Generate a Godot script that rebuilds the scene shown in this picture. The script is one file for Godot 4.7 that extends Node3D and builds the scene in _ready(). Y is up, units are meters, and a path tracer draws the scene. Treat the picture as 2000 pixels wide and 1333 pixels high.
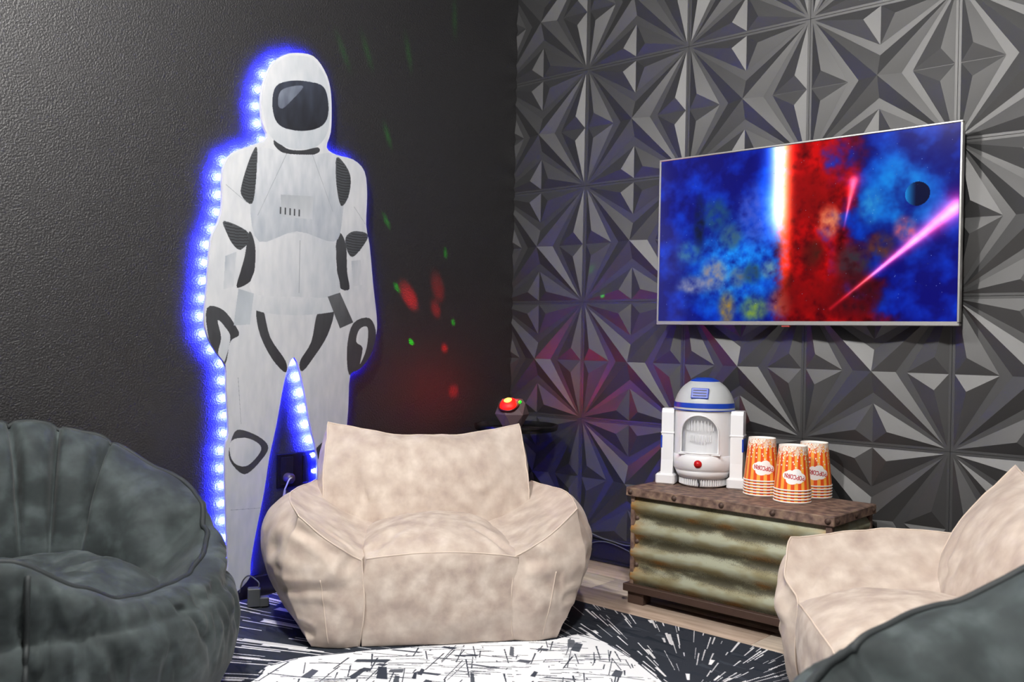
extends Node3D
# A lounge corner: black textured wall, faceted wall panels, bean bags, a backlit painted figure, a television, a trunk.
# Axes: left wall is x = 0, panelled wall is z = 0, floor is y = 0, metres.

const ROOM_X := 4.8
const ROOM_Z := 4.8
const ROOM_Y := 2.594
var M := {}
var rng := RandomNumberGenerator.new()


func _ready():
	rng.seed = 7
	# ---- camera, environment, lights -------------------------------------------------------
	var cam := Camera3D.new()
	cam.name = "camera"
	add_child(cam)
	cam.near = 0.05
	cam.far = 60.0
	cam.position = Vector3(2.8636, 0.9281, 3.1609)
	cam.basis = Basis(Vector3.UP, deg_to_rad(42.1585)) * Basis(Vector3.RIGHT, deg_to_rad(-0.0969)) * Basis(Vector3.BACK, deg_to_rad(1.1189))
	cam.fov = 40.3529
	var lens := CameraAttributesPhysical.new()
	lens.frustum_focal_length = 12.0 / tan(deg_to_rad(40.3529 / 2.0))
	lens.frustum_focus_distance = 3.1
	lens.exposure_aperture = 4.5
	cam.attributes = lens
	cam.current = true
	var we := WorldEnvironment.new()
	we.name = "environment"
	var env := Environment.new()
	env.background_mode = Environment.BG_COLOR
	env.background_color = Color(0.0, 0.0, 0.0)
	env.tonemap_mode = Environment.TONE_MAPPER_LINEAR
	env.tonemap_exposure = 1.0
	env.sdfgi_enabled = true
	env.ssao_enabled = true
	env.ssil_enabled = true
	we.environment = env
	add_child(we)
	downlight(Vector3(1.15, ROOM_Y, 2.5), 4.3, Color(1.0, 0.985, 0.965), "recessed ceiling downlight nearer the black textured wall")
	downlight(Vector3(2.45, ROOM_Y, 2.35), 4.6, Color(1.0, 0.985, 0.965), "recessed ceiling downlight nearer the middle of the room")
	make_materials()
	build_room()
	build_rug()
	build_tan_bags()
	build_velvet_bags()
	build_figure()
	build_outlet()
	build_side_table()
	build_television()
	build_trunk()
	build_popcorn_machine()
	build_cups()
	build_cables()


# ---- naming -----------------------------------------------------------------------------------
func thing(called: String, label: String, category: String, at := Vector3.ZERO, turn := 0.0, group := "") -> Node3D:
	var o := Node3D.new()
	o.name = called
	add_child(o, true)
	o.position = at
	o.rotation.y = turn
	tag(o, label, category, group)
	return o


func tag(o: Node, label: String, category: String, group := "") -> Node:
	o.set_meta("label", label)
	o.set_meta("category", category)
	if group:
		o.set_meta("group", group)
	return o


func obj(called: String, st: SurfaceTool, mat: Material, parent: Node = null, normals := true) -> MeshInstance3D:
	if normals:
		st.generate_normals()
	return inst(called, st.commit(), mat, parent)


func inst(called: String, mesh: Mesh, mat: Material, parent: Node = null) -> MeshInstance3D:
	var o := MeshInstance3D.new()
	o.name = called
	o.mesh = mesh
	o.material_override = mat
	o.cast_shadow = GeometryInstance3D.SHADOW_CASTING_SETTING_ON
	(parent if parent else self).add_child(o, true)
	return o


func struct(called: String, st: SurfaceTool, mat: Material, label := "") -> MeshInstance3D:
	var o := obj(called, st, mat)
	o.set_meta("kind", "structure")
	if label:
		o.set_meta("label", label)
		o.set_meta("category", called.get_slice("_", 0))
	return o


# ---- shape helpers ------------------------------------------------------------------------------
func new_st(group := -1) -> SurfaceTool:
	var st := SurfaceTool.new()
	st.begin(Mesh.PRIMITIVE_TRIANGLES)
	st.set_smooth_group(group)
	return st


# a triangle of a convex body, turned so that it faces away from «inside»
func tri_out(st: SurfaceTool, a: Vector3, b: Vector3, c: Vector3, inside: Vector3) -> void:
	if (c - a).cross(b - a).dot((a + b + c) / 3.0 - inside) < 0.0:
		var s := b
		b = c
		c = s
	for v in [a, b, c]:
		st.set_uv(Vector2(v.x + v.z, v.y))
		st.add_vertex(v)


func quad_out(st: SurfaceTool, a: Vector3, b: Vector3, c: Vector3, d: Vector3, inside: Vector3) -> void:
	tri_out(st, a, b, c, inside)
	tri_out(st, a, c, d, inside)


# a box with chamfered edges
func box(st: SurfaceTool, c: Vector3, size: Vector3, b := 0.003, basis := Basis.IDENTITY) -> void:
	var h := size * 0.5
	b = minf(b, minf(h.x, minf(h.y, h.z)) * 0.9)
	for a in 3:
		var u := (a + 1) % 3
		var w := (a + 2) % 3
		for s in [-1.0, 1.0]:
			var q := []
			for k in [[-1.0, -1.0], [1.0, -1.0], [1.0, 1.0], [-1.0, 1.0]]:
				var p := Vector3.ZERO
				p[a] = s * h[a]
				p[u] = k[0] * (h[u] - b)
				p[w] = k[1] * (h[w] - b)
				q.append(c + basis * p)
			quad_out(st, q[0], q[1], q[2], q[3], c)
			for s2 in [-1.0, 1.0]:
				var e := []
				for k in [[-1.0, 0], [1.0, 0], [1.0, 1], [-1.0, 1]]:
					var p := Vector3.ZERO
					p[a] = k[0] * (h[a] - b)
					p[u] = s * (h[u] - (b if k[1] == 0 else 0.0))
					p[w] = s2 * (h[w] - (0.0 if k[1] == 0 else b))
					e.append(c + basis * p)
				quad_out(st, e[0], e[1], e[2], e[3], c)
	for sx in [-1.0, 1.0]:
		for sy in [-1.0, 1.0]:
			for sz in [-1.0, 1.0]:
				var s := Vector3(sx, sy, sz)
				var t := []
				for a in 3:
					var p := s * (h - Vector3.ONE * b)
					p[a] = s[a] * h[a]
					t.append(c + basis * p)
				tri_out(st, t[0], t[1], t[2], c)


# profile of (radius, height) from the bottom up the outside; a doubled point makes a sharp edge
func lathe(st: SurfaceTool, prof: Array, seg := 32, xf := Transform3D.IDENTITY, a0 := 0.0, a1 := TAU) -> void:
	var g := 1
	var len := 0.0
	var total := 0.0
	for i in prof.size() - 1:
		total += prof[i].distance_to(prof[i + 1])
	for i in prof.size() - 1:
		var p: Vector2 = prof[i]
		var q: Vector2 = prof[i + 1]
		if p.is_equal_approx(q):
			g += 1
			continue
		st.set_smooth_group(g)
		var l2 := len + p.distance_to(q)
		for k in seg:
			var t0 := a0 + (a1 - a0) * k / seg
			var t1 := a0 + (a1 - a0) * (k + 1) / seg
			var v := [Vector3(p.x * cos(t0), p.y, p.x * sin(t0)), Vector3(p.x * cos(t1), p.y, p.x * sin(t1)), Vector3(q.x * cos(t1), q.y, q.x * sin(t1)), Vector3(q.x * cos(t0), q.y, q.x * sin(t0))]
			var uv := [Vector2(float(k) / seg, 1.0 - len / total), Vector2(float(k + 1) / seg, 1.0 - len / total), Vector2(float(k + 1) / seg, 1.0 - l2 / total), Vector2(float(k) / seg, 1.0 - l2 / total)]
			for n in [0, 1, 2, 0, 2, 3]:
				st.set_uv(uv[n])
				st.add_vertex(xf * v[n])
		len = l2


func tube(st: SurfaceTool, pts: Array, r: float, seg := 8, closed := false) -> void:
	var n := pts.size()
	st.set_smooth_group(1)
	var rings := []
	var side := Vector3.ZERO
	for i in n:
		var a: Vector3 = pts[(i - 1 + n) % n] if closed or i > 0 else pts[i]
		var b: Vector3 = pts[(i + 1) % n] if closed or i < n - 1 else pts[i]
		var d := (b - a).normalized()
		if side == Vector3.ZERO:
			side = d.cross(Vector3.UP if absf(d.y) < 0.9 else Vector3.RIGHT).normalized()
		side = (side - d * side.dot(d)).normalized()
		var up := d.cross(side)
		var ring := []
		for k in seg:
			ring.append(pts[i] + (side * cos(TAU * k / seg) + up * sin(TAU * k / seg)) * r)
		rings.append(ring)
	for i in (n if closed else n - 1):
		var p: Array = rings[i]
		var q: Array = rings[(i + 1) % n]
		var mid: Vector3 = (pts[i] + pts[(i + 1) % n]) * 0.5
		for k in seg:
			quad_out(st, p[k], p[(k + 1) % seg], q[(k + 1) % seg], q[k], mid)
	if not closed:
		for e in [0, n - 1]:
			var back: Vector3 = pts[1] if e == 0 else pts[n - 2]
			for k in range(1, seg - 1):
				tri_out(st, rings[e][0], rings[e][k], rings[e][k + 1], back)


func spline(p: Array, steps := 6, closed := false) -> Array:
	var out := []
	var n := p.size()
	for i in (n if closed else n - 1):
		var a: Vector3 = p[(i - 1 + n) % n] if closed or i > 0 else p[i]
		var b: Vector3 = p[i]
		var c: Vector3 = p[(i + 1) % n]
		var d: Vector3 = p[(i + 2) % n] if closed or i < n - 2 else c
		for k in steps:
			out.append(b.cubic_interpolate(c, a, d, float(k) / steps))
	if not closed:
		out.append(p[n - 1])
	return out


# a flat outline (x, y) given thickness between z0 and z1; front face at z1
func prism(st: SurfaceTool, poly: PackedVector2Array, z0: float, z1: float, xf := Transform3D.IDENTITY, uv_rect := Rect2(0, 0, 1, 1)) -> void:
	st.set_smooth_group(-1)
	var idx := Geometry2D.triangulate_polygon(poly)
	for i in range(0, idx.size(), 3):
		var t := [poly[idx[i]], poly[idx[i + 1]], poly[idx[i + 2]]]
		if (t[1] - t[0]).cross(t[2] - t[0]) > 0.0:
			t.reverse()
		for k in [0, 1, 2]:
			st.set_uv(Vector2((t[k].x - uv_rect.position.x) / uv_rect.size.x, 1.0 - (t[k].y - uv_rect.position.y) / uv_rect.size.y))
			st.add_vertex(xf * Vector3(t[k].x, t[k].y, z1))
		for k in [0, 2, 1]:
			st.set_uv(Vector2.ZERO)
			st.add_vertex(xf * Vector3(t[k].x, t[k].y, z0))
	var area := 0.0
	var n := poly.size()
	for i in n:
		area += poly[i].cross(poly[(i + 1) % n])
	for i in n:
		var a := poly[i]
		var b := poly[(i + 1) % n]
		if area < 0.0:
			var s := a
			a = b
			b = s
		var v := [Vector3(a.x, a.y, z0), Vector3(b.x, b.y, z0), Vector3(b.x, b.y, z1), Vector3(a.x, a.y, z1)]
		for k in [0, 2, 1, 0, 3, 2]:
			st.set_uv(Vector2.ZERO)
			st.add_vertex(xf * v[k])


func smooth_poly(p: PackedVector2Array, steps := 4) -> PackedVector2Array:
	var out := PackedVector2Array()
	var n := p.size()
	for i in n:
		for k in steps:
			out.append(p[i].cubic_interpolate(p[(i + 1) % n], p[(i - 1 + n) % n], p[(i + 2) % n], float(k) / steps))
	return out


# ---- images -------------------------------------------------------------------------------------
func fill_poly(img: Image, pts: PackedVector2Array, col: Color) -> void:
	var y0 := img.get_height()
	var y1 := 0
	for p in pts:
		y0 = mini(y0, int(floor(p.y)))
		y1 = maxi(y1, int(ceil(p.y)))
	y0 = maxi(y0, 0)
	y1 = mini(y1, img.get_height() - 1)
	var n := pts.size()
	for y in range(y0, y1 + 1):
		var xs := []
		var fy := y + 0.5
		for i in n:
			var a := pts[i]
			var b := pts[(i + 1) % n]
			if (a.y <= fy) != (b.y <= fy):
				xs.append(a.x + (fy - a.y) / (b.y - a.y) * (b.x - a.x))
		xs.sort()
		for k in range(0, xs.size() - 1, 2):
			var x0 := maxi(int(round(xs[k])), 0)
			var x1 := mini(int(round(xs[k + 1])), img.get_width())
			if x1 > x0:
				img.fill_rect(Rect2i(x0, y, x1 - x0, 1), col)


func line_px(img: Image, a: Vector2, b: Vector2, w0: float, w1: float, col: Color) -> void:
	var d := (b - a).normalized()
	var n := Vector2(-d.y, d.x)
	fill_poly(img, PackedVector2Array([a + n * w0 * 0.5, b + n * w1 * 0.5, b - n * w1 * 0.5, a - n * w0 * 0.5]), col)


func noise(freq: float, sd: int, oct := 3) -> FastNoiseLite:
	var f := FastNoiseLite.new()
	f.noise_type = FastNoiseLite.TYPE_SIMPLEX_SMOOTH
	f.seed = sd
	f.frequency = freq
	f.fractal_octaves = oct
	return f


# seamless noise run through a colour ramp
func ramp_tex(w: int, freq: float, sd: int, oct: int, cols: Array, at: Array) -> ImageTexture:
	var src := noise(freq, sd, oct).get_seamless_image(w, w)
	var g := Gradient.new()
	g.offsets = PackedFloat32Array(at)
	g.colors = PackedColorArray(cols)
	var lut := []
	for i in 256:
		lut.append(g.sample(i / 255.0))
	var data := src.get_data()
	var out := PackedByteArray()
	out.resize(w * w * 3)
	for i in w * w:
		var c: Color = lut[data[i]]
		out[i * 3] = c.r8
		out[i * 3 + 1] = c.g8
		out[i * 3 + 2] = c.b8
	return ImageTexture.create_from_image(Image.create_from_data(w, w, false, Image.FORMAT_RGB8, out))


func bump_tex(w: int, freq: float, sd: int, oct := 3, cellular := false) -> ImageTexture:
	var f := noise(freq, sd, oct)
	if cellular:
		f.noise_type = FastNoiseLite.TYPE_CELLULAR
		f.cellular_return_type = FastNoiseLite.RETURN_DISTANCE
	return ImageTexture.create_from_image(f.get_seamless_image(w, w))


func c8(r: int, g: int, b: int) -> Color:
	return Color8(r, g, b)


func mat(col: Color, rough: float, metal := 0.0, spec := 0.5) -> StandardMaterial3D:
	var m := StandardMaterial3D.new()
	m.albedo_color = col
	m.roughness = rough
	m.metallic = metal
	m.metallic_specular = spec
	return m


func tri_map(m: StandardMaterial3D, scale: float, world := false) -> StandardMaterial3D:
	m.uv1_triplanar = true
	m.uv1_world_triplanar = world
	m.uv1_scale = Vector3.ONE * scale
	return m


func bump(m: StandardMaterial3D, t: Texture2D, cm: float) -> StandardMaterial3D:
	m.heightmap_enabled = true
	m.heightmap_texture = t
	m.heightmap_scale = cm
	return m


func glow(col: Color, e: float) -> StandardMaterial3D:
	var m := mat(col, 0.5)
	m.emission_enabled = true
	m.emission = col
	m.emission_energy_multiplier = e
	return m


func make_materials() -> void:
	var fine := bump_tex(512, 0.05, 3, 3)
	# black wall paint over orange-peel plaster
	M.wall = bump(tri_map(mat(c8(34, 34, 36), 0.53, 0.0, 0.5), 2.6, true), bump_tex(1024, 0.045, 11, 2), 0.15)
	M.panel = bump(tri_map(mat(c8(42, 43, 45), 0.5, 0.0, 0.71), 8.0, true), fine, 0.004)
	M.black_trim = mat(c8(24, 25, 28), 0.35)
	M.room_paint = tri_map(mat(c8(84, 84, 86), 0.8), 1.0, true)
	M.ceiling_paint = mat(c8(170, 170, 170), 0.9)
	M.suede = tri_map(mat(Color.WHITE, 0.82), 1.3)
	M.suede.albedo_texture = ramp_tex(1024, 0.009, 21, 6, [c8(172, 155, 145), c8(186, 169, 157), c8(194, 179, 167), c8(203, 189, 177), c8(217, 204, 192)], [0.15, 0.36, 0.5, 0.66, 0.88])
	M.suede.rim_enabled = true
	M.suede.rim = 0.25
	bump(M.suede, fine, 0.02)
	M.suede_seam = mat(c8(212, 196, 182), 0.8)
	M.velvet = tri_map(mat(Color.WHITE, 0.75, 0.0, 0.3), 1.7)
	M.velvet.albedo_texture = ramp_tex(512, 0.012, 31, 4, [c8(42, 48, 49), c8(50, 57, 58), c8(58, 66, 67), c8(74, 82, 83)], [0.25, 0.45, 0.58, 0.8])
	M.velvet.rim_enabled = true
	M.velvet.rim = 0.15
	bump(M.velvet, fine, 0.015)
	M.piping = mat(c8(34, 40, 42), 0.7)
	M.chrome = mat(c8(200, 200, 205), 0.2, 1.0)
	M.silver = mat(c8(190, 190, 188), 0.35, 0.6)
	M.black_plastic = mat(c8(18, 18, 20), 0.35)
	M.grey_plastic = mat(c8(88, 92, 92), 0.5)
	M.cord = mat(c8(20, 20, 22), 0.5)
	M.pale_cord = mat(c8(180, 184, 190), 0.4)


# ---- lamps --------------------------------------------------------------------------------------
func downlight(at: Vector3, energy: float, col: Color, label: String) -> void:
	var o := thing("ceiling_light", label, "ceiling light", at, 0.0)
	var st := new_st()
	lathe(st, [Vector2(0.075, 0.0), Vector2(0.078, -0.008), Vector2(0.1, -0.01), Vector2(0.104, -0.004), Vector2(0.104, 0.0)].duplicate(), 40)
	obj("trim_ring", st, mat(c8(235, 235, 235), 0.5), o)
	st = new_st()
	lathe(st, [Vector2(0.0, -0.005), Vector2(0.075, -0.005), Vector2(0.075, 0.0)], 40)
	obj("diffuser", st, glow(col, 4.0), o)
	var l := OmniLight3D.new()
	l.name = "downlight_lamp"
	l.light_color = col
	l.light_energy = energy
	l.light_size = 0.06
	l.omni_range = 12.0
	l.omni_attenuation = 2.0
	l.shadow_enabled = true
	o.add_child(l)
	l.position = Vector3(0, -0.075, 0)


# ---- the room -----------------------------------------------------------------------------------
func slab(called: String, lo: Vector3, hi: Vector3, m: Material, label := "") -> MeshInstance3D:
	var st := new_st()
	box(st, (lo + hi) * 0.5, hi - lo, 0.0005)
	return struct(called, st, m, label)


func build_room() -> void:
	var fl := slab("floor", Vector3(0, -0.1, 0), Vector3(ROOM_X, -0.004, ROOM_Z), mat(c8(120, 104, 90), 0.8), "light wood plank floor along the panelled wall")
	build_planks(fl)
	slab("ceiling", Vector3(-0.12, ROOM_Y, -0.13), Vector3(ROOM_X + 0.12, ROOM_Y + 0.1, ROOM_Z + 0.12), M.ceiling_paint)
	slab("wall_left", Vector3(-0.12, -0.1, -0.13), Vector3(0, ROOM_Y, ROOM_Z + 0.12), M.wall, "black wall with fine orange peel texture behind the lit figure")
	var wr := slab("wall_right", Vector3(0, -0.1, -0.13), Vector3(ROOM_X + 0.12, ROOM_Y, -0.012), M.black_trim, "wall of black faceted starburst panels behind the television")
	slab("wall_front", Vector3(ROOM_X, -0.1, -0.012), Vector3(ROOM_X + 0.12, ROOM_Y, ROOM_Z + 0.12), M.room_paint)
	slab("wall_back", Vector3(0, -0.1, ROOM_Z), Vector3(ROOM_X, ROOM_Y, ROOM_Z + 0.12), M.room_paint)
	build_panels(wr)
	var st := new_st()
	box(st, Vector3(0.007, 0.038, 0.012 + ROOM_Z * 0.5), Vector3(0.014, 0.076, ROOM_Z - 0.024), 0.004)
	struct("baseboard_left", st, M.black_trim, "low black baseboard under the black textured wall")
	st = new_st()
	box(st, Vector3(ROOM_X * 0.5, 0.046, -0.003), Vector3(ROOM_X, 0.092, 0.018), 0.004)
	box(st, Vector3(ROOM_X * 0.5, 0.007, 0.011), Vector3(ROOM_X, 0.014, 0.012), 0.005)
	struct("baseboard_right", st, M.black_trim, "low black baseboard under the faceted wall panels")


func build_planks(parent: Node) -> void:
	var tones := []
	for k in 5:
		var m := mat(Color.WHITE, 0.5)
		var b: Color = [c8(196, 178, 160), c8(186, 166, 148), c8(205, 190, 174), c8(178, 158, 142), c8(200, 180, 158)][k]
		var im := Image.create(512, 64, false, Image.FORMAT_RGB8)
		var f := noise(0.02, 50 + k, 4)
		for y in 64:
			for x in 512:
				var v := f.get_noise_2d(x * 0.35, y * 4.5) * 0.16 + f.get_noise_2d(x * 0.1 + 900, y * 14.0) * 0.08
				im.set_pixel(x, y, Color(b.r * (1.0 + v), b.g * (1.0 + v * 1.1), b.b * (1.0 + v * 1.25)))
		m.albedo_texture = ImageTexture.create_from_image(im)
		tones.append(m)
	var wide := 0.18
	for r in 27:
		var x := -fmod(r * 0.47, 1.22)
		var z := r * wide
		while x < ROOM_X:
			var x0 := maxf(x, 0.0)
			var x1 := minf(x + 1.22, ROOM_X)
			var z1 := minf(z + wide, ROOM_Z)
			if x1 - x0 > 0.02 and z1 - z > 0.02:
				var st := new_st()
				var s := Vector3(x1 - x0 - 0.0012, 0.006, z1 - z - 0.0012)
				var c := Vector3((x0 + x1) * 0.5, -0.003, (z + z1) * 0.5)
				box(st, c, s, 0.0012)
				var a := st.commit_to_arrays()
				var uv := PackedVector2Array()
				for v in a[Mesh.ARRAY_VERTEX]:
					uv.append(Vector2((v.x - x) / 1.22, (v.z - z) / wide))
				a[Mesh.ARRAY_TEX_UV] = uv
				st.create_from_arrays(a)
				obj("floor_plank", st, tones[rng.randi() % 5], parent)
			x += 1.22


# one faceted panel: flat ribs, eight small pyramids along the edges and a four-pointed star in the middle
func build_panels(parent: Node) -> void:
	var tris := []
	var e := 0.5 - 0.0185
	var h1 := 0.034
	var h2 := 0.048
	for k in 4:
		var b := Basis(Vector3.BACK, k * PI / 2.0)
		for s in [-1.0, 1.0]:
			var A := b * Vector3(s * (e - 0.014), e, 0)
			var Mi := b * Vector3(s * 0.0015, e, 0)
			var P := b * Vector3(s * 0.0015, 0.218, 0)
			var L := b * Vector3(s * 0.107, e - 0.079, h1)
			tris.append_array([[A, Mi, L], [Mi, P, L], [P, A, L]])
			var T := b * Vector3(s * (e - 0.022), e - 0.022, 0)
			var V := b * Vector3(0, 0.145, 0)
			tris.append([Vector3(0, 0, h2), V, T])
	var g := 0.5 - 0.0018
	var face := [Vector3(-g, -g, -0.0008), Vector3(g, -g, -0.0008), Vector3(g, g, -0.0008), Vector3(-g, g, -0.0008)]
	var rim := [Vector3(-0.4999, -0.4999, -0.0035), Vector3(0.4999, -0.4999, -0.0035), Vector3(0.4999, 0.4999, -0.0035), Vector3(-0.4999, 0.4999, -0.0035)]
	tris.append([face[0], face[1], face[2]])
	tris.append([face[0], face[2], face[3]])
	for k in 4:
		tris.append([face[k], rim[k], rim[(k + 1) % 4]])
		tris.append([face[k], rim[(k + 1) % 4], face[(k + 1) % 4]])
	var whole := panel_mesh(tris, -9.0)
	var cut := panel_mesh(tris, -0.5 + 0.091 / 0.5)
	for i in range(-1, 9):
		for j in 5:
			var o := inst("wall_panel", cut if i == -1 else whole, M.panel, parent)
			o.position = Vector3(0.41 + 0.5 * i + 0.25, 0.094 + 0.5 * j + 0.25, 0.0)


func panel_mesh(tris: Array, cut_x: float) -> Mesh:
	var st := new_st()
	for t in tris:
		var poly := []
		for k in 3:
			var a: Vector3 = t[k]
			var b: Vector3 = t[(k + 1) % 3]
			if a.x >= cut_x:
				poly.append(a)
			if (a.x >= cut_x) != (b.x >= cut_x):
				poly.append(a.lerp(b, (cut_x - a.x) / (b.x - a.x)))
		for k in range(1, poly.size() - 1):
			tri_out(st, poly[0] * 0.5, poly[k] * 0.5, poly[k + 1] * 0.5, (poly[0] + poly[k] + poly[k + 1]) / 6.0 - Vector3(0, 0, 1))
	st.generate_normals()
	return st.commit()


# ---- the rug ------------------------------------------------------------------------------------
func build_rug() -> void:
	var x0 := 0.035
	var x1 := 2.45
	var z0 := 0.563
	var z1 := 3.6
	var W := 1400
	var H := 1760
	var im := Image.create(W, H, false, Image.FORMAT_RGB8)
	im.fill(c8(48, 52, 60))
	var r := RandomNumberGenerator.new()
	r.seed = 5
	var k := Vector2(W / (x1 - x0), H / (z1 - z0))
	var px := func(x: float, z: float) -> Vector2: return Vector2((x - x0) * k.x, (z - z0) * k.y)
	for i in 1500:   # cloudy patches in the dark ground
		var c: Vector2 = px.call(r.randf_range(x0, x1), r.randf_range(z0, z1))
		var d := r.randi_range(-15, 14)
		line_px(im, c, c + Vector2(r.randf_range(20, 70), r.randf_range(-14, 14)), r.randf_range(4, 16), 2.0, c8(48 + d, 53 + d, 62 + d))
	var hub := Vector2(1.613, 1.068)
	for i in 3600:   # white rays flying out of one point
		var a := r.randf() * TAU
		var r0 := 0.1 + pow(r.randf(), 0.8) * 2.3
		var l := r.randf_range(0.03, 0.17) * (0.5 + r0 * 0.8)
		var d := Vector2(cos(a), sin(a))
		var w := r.randf_range(0.0022, 0.0062) * (0.6 + r0 * 0.8)
		if r.randf() < 0.16:
			w *= 3.0
		var p := hub + d * r0
		var q := hub + d * (r0 + l)
		var v := r.randi_range(205, 250)
		line_px(im, px.call(p.x, p.y), px.call(q.x, q.y), w * k.x * 0.6, w * k.x, c8(v, v, v + 3))
	# a large pale patch covered with drawn lines and boxes
	var patch := PackedVector2Array()
	for p in [[0.71, 1.77], [0.65, 1.70], [0.66, 1.58], [0.74, 1.42], [0.9, 1.15], [1.05, 0.98], [1.08, 0.86], [1.19, 0.86], [1.35, 0.93], [1.5, 1.02], [1.75, 1.25], [1.9, 1.6], [1.8, 2.0], [1.5, 2.3], [1.1, 2.3], [0.85, 2.1]]:
		patch.append(px.call(p[0], p[1]))
	fill_poly(im, smooth_poly(patch), c8(240, 242, 246))
	var ink := c8(52, 57, 68)
	for i in 1500:
		var p := Vector2(r.randf_range(0.66, 1.9), r.randf_range(0.88, 2.3))
		var c: Vector2 = px.call(p.x, p.y)
		if not Geometry2D.is_point_in_polygon(c, patch):
			continue
		var a := deg_to_rad(-38.0 + (90.0 if r.randf() < 0.4 else 0.0) + r.randf_range(-14, 14))
		var d := Vector2(cos(a), sin(a))
		var n := Vector2(-d.y, d.x)
		if i % 9 == 0:
			var l := r.randf_range(14, 60)
			var w := r.randf_range(5, 18)
			fill_poly(im, PackedVector2Array([c, c + d * l, c + d * l * 0.9 + n * w, c - d * 4.0 + n * w * 0.8]), ink.lightened(r.randf() * 0.25))
		else:
			var l := r.randf_range(8, 90) if i % 3 else r.randf_range(3, 10)
			if Geometry2D.is_point_in_polygon(c + d * l, patch):
				line_px(im, c, c + d * l, r.randf_range(1.0, 3.0), r.randf_range(1.0, 2.2), ink)
	for i in patch.size():   # broken dark border of the patch
		line_px(im, patch[i].lerp(patch[(i + 1) % patch.size()], 0.08), patch[i].lerp(patch[(i + 1) % patch.size()], 0.8), 3.0, 2.0, ink)
	var m := bump(mat(Color.WHITE, 0.95, 0.0, 0.2), bump_tex(512, 0.2, 9, 2), 0.05)
	m.albedo_texture = ImageTexture.create_from_image(im)
	var st := new_st()
	var y := 0.009
	var n := 60
	var wav := noise(3.0, 77, 2)
	st.set_smooth_group(0)
	for i in n:
		for j in n:
			for c in [[0, 0], [1, 0], [1, 1], [0, 0], [1, 1], [0, 1]]:
				var u := float(i + c[0]) / n
				var v := float(j + c[1]) / n
				st.set_uv(Vector2(u, v))
				var p := Vector3(lerpf(x0, x1, u), y, lerpf(z0, z1, v))
				p.y += wav.get_noise_2d(p.x, p.z) * 0.0015
				st.add_vertex(p)
	st.set_smooth_group(-1)
	for q in [[Vector3(x0, 0, z0), Vector3(x1, 0, z0)], [Vector3(x1, 0, z0), Vector3(x1, 0, z1)], [Vector3(x1, 0, z1), Vector3(x0, 0, z1)], [Vector3(x0, 0, z1), Vector3(x0, 0, z0)]]:
		var up := Vector3(0, y, 0)
		st.set_uv(Vector2(0.001, 0.001))
		quad_out(st, q[0], q[1], q[1] + up, q[0] + up, Vector3(1.2, 0.0, 2.0))
	var o := obj("rug", st, m)
	tag(o, "dark rug with white rays and a pale patterned patch under the bean bags", "rug")


# ---- bean bags ----------------------------------------------------------------------------------
# A stuffed cushion: eight corners (x fastest, then y, then z) and how far each of the six faces swells.
func stuffed_point(d: Dictionary, q: Vector3) -> Vector3:
	var c: Array = d.c
	var t := (q + Vector3.ONE) * 0.5
	var p: Vector3 = c[0].lerp(c[1], t.x).lerp(c[2].lerp(c[3], t.x), t.y).lerp(c[4].lerp(c[5], t.x).lerp(c[6].lerp(c[7], t.x), t.y), t.z)
	var b: Array = d.b
	var k: float = d.get("k", 0.72)
	for a in 3:
		var u := q[(a + 1) % 3]
		var w := q[(a + 2) % 3]
		var f: float = (1.0 - k * u * u) * (1.0 - k * w * w) * (1.0 - u * u * w * w)
		f = pow(maxf(f, 0.0), d.get("full", 0.8))
		p += d.axes[a] * (q[a] * absf(q[a]) * f * (b[2 * a + 1] if q[a] > 0.0 else b[2 * a]))
	var away: Vector3 = (p - d.mid).normalized()
	for z in d.get("folds", []):
		var ab: Vector3 = z[1] - z[0]
		var s := clampf((p - z[0]).dot(ab) / ab.length_squared(), 0.0, 1.0)
		var r: float = p.distance_to(z[0] + ab * s) / z[2]
		if r < 4.0:
			var fade := smoothstep(0.0, 0.22, s) * sqrt(1.0 - s * s)
			p += away * (z[3] * fade * (0.55 * exp(-(r - 2.0) * (r - 2.0)) - exp(-r * r)))
	var n: FastNoiseLite = d.noise
	p += away * (n.get_noise_3d(p.x, p.y, p.z) * d.get("lumps", 0.007))
	p.y = maxf(p.y, 0.0)
	return p


func stuffed(d: Dictionary, n: int) -> SurfaceTool:
	d.mid = Vector3.ZERO
	for v in d.c:
		d.mid += v / 8.0
	d.axes = [Vector3.ZERO, Vector3.ZERO, Vector3.ZERO]
	for i in 8:
		for a in 3:
			d.axes[a] += d.c[i] * (1.0 if (i >> a) & 1 else -1.0)
	for a in 3:
		d.axes[a] = d.axes[a].normalized()
	d.noise = noise(5.5, d.get("seed", 1), 3)
	var st := new_st(0)
	for a in 3:
		for s in [-1.0, 1.0]:
			var g := []
			for i in n + 1:
				for j in n + 1:
					var q := Vector3.ZERO
					q[a] = s
					q[(a + 1) % 3] = sin((2.0 * i / n - 1.0) * PI * 0.5) * 0.55 + (2.0 * i / n - 1.0) * 0.45
					q[(a + 2) % 3] = sin((2.0 * j / n - 1.0) * PI * 0.5) * 0.55 + (2.0 * j / n - 1.0) * 0.45
					g.append(stuffed_point(d, q))
			for i in n:
				for j in n:
					var v := [g[i * (n + 1) + j], g[(i + 1) * (n + 1) + j], g[(i + 1) * (n + 1) + j + 1], g[i * (n + 1) + j + 1]]
					for k in ([0, 2, 1, 0, 3, 2] if s > 0.0 else [0, 1, 2, 0, 2, 3]):
						st.add_vertex(v[k])
	return st


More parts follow.
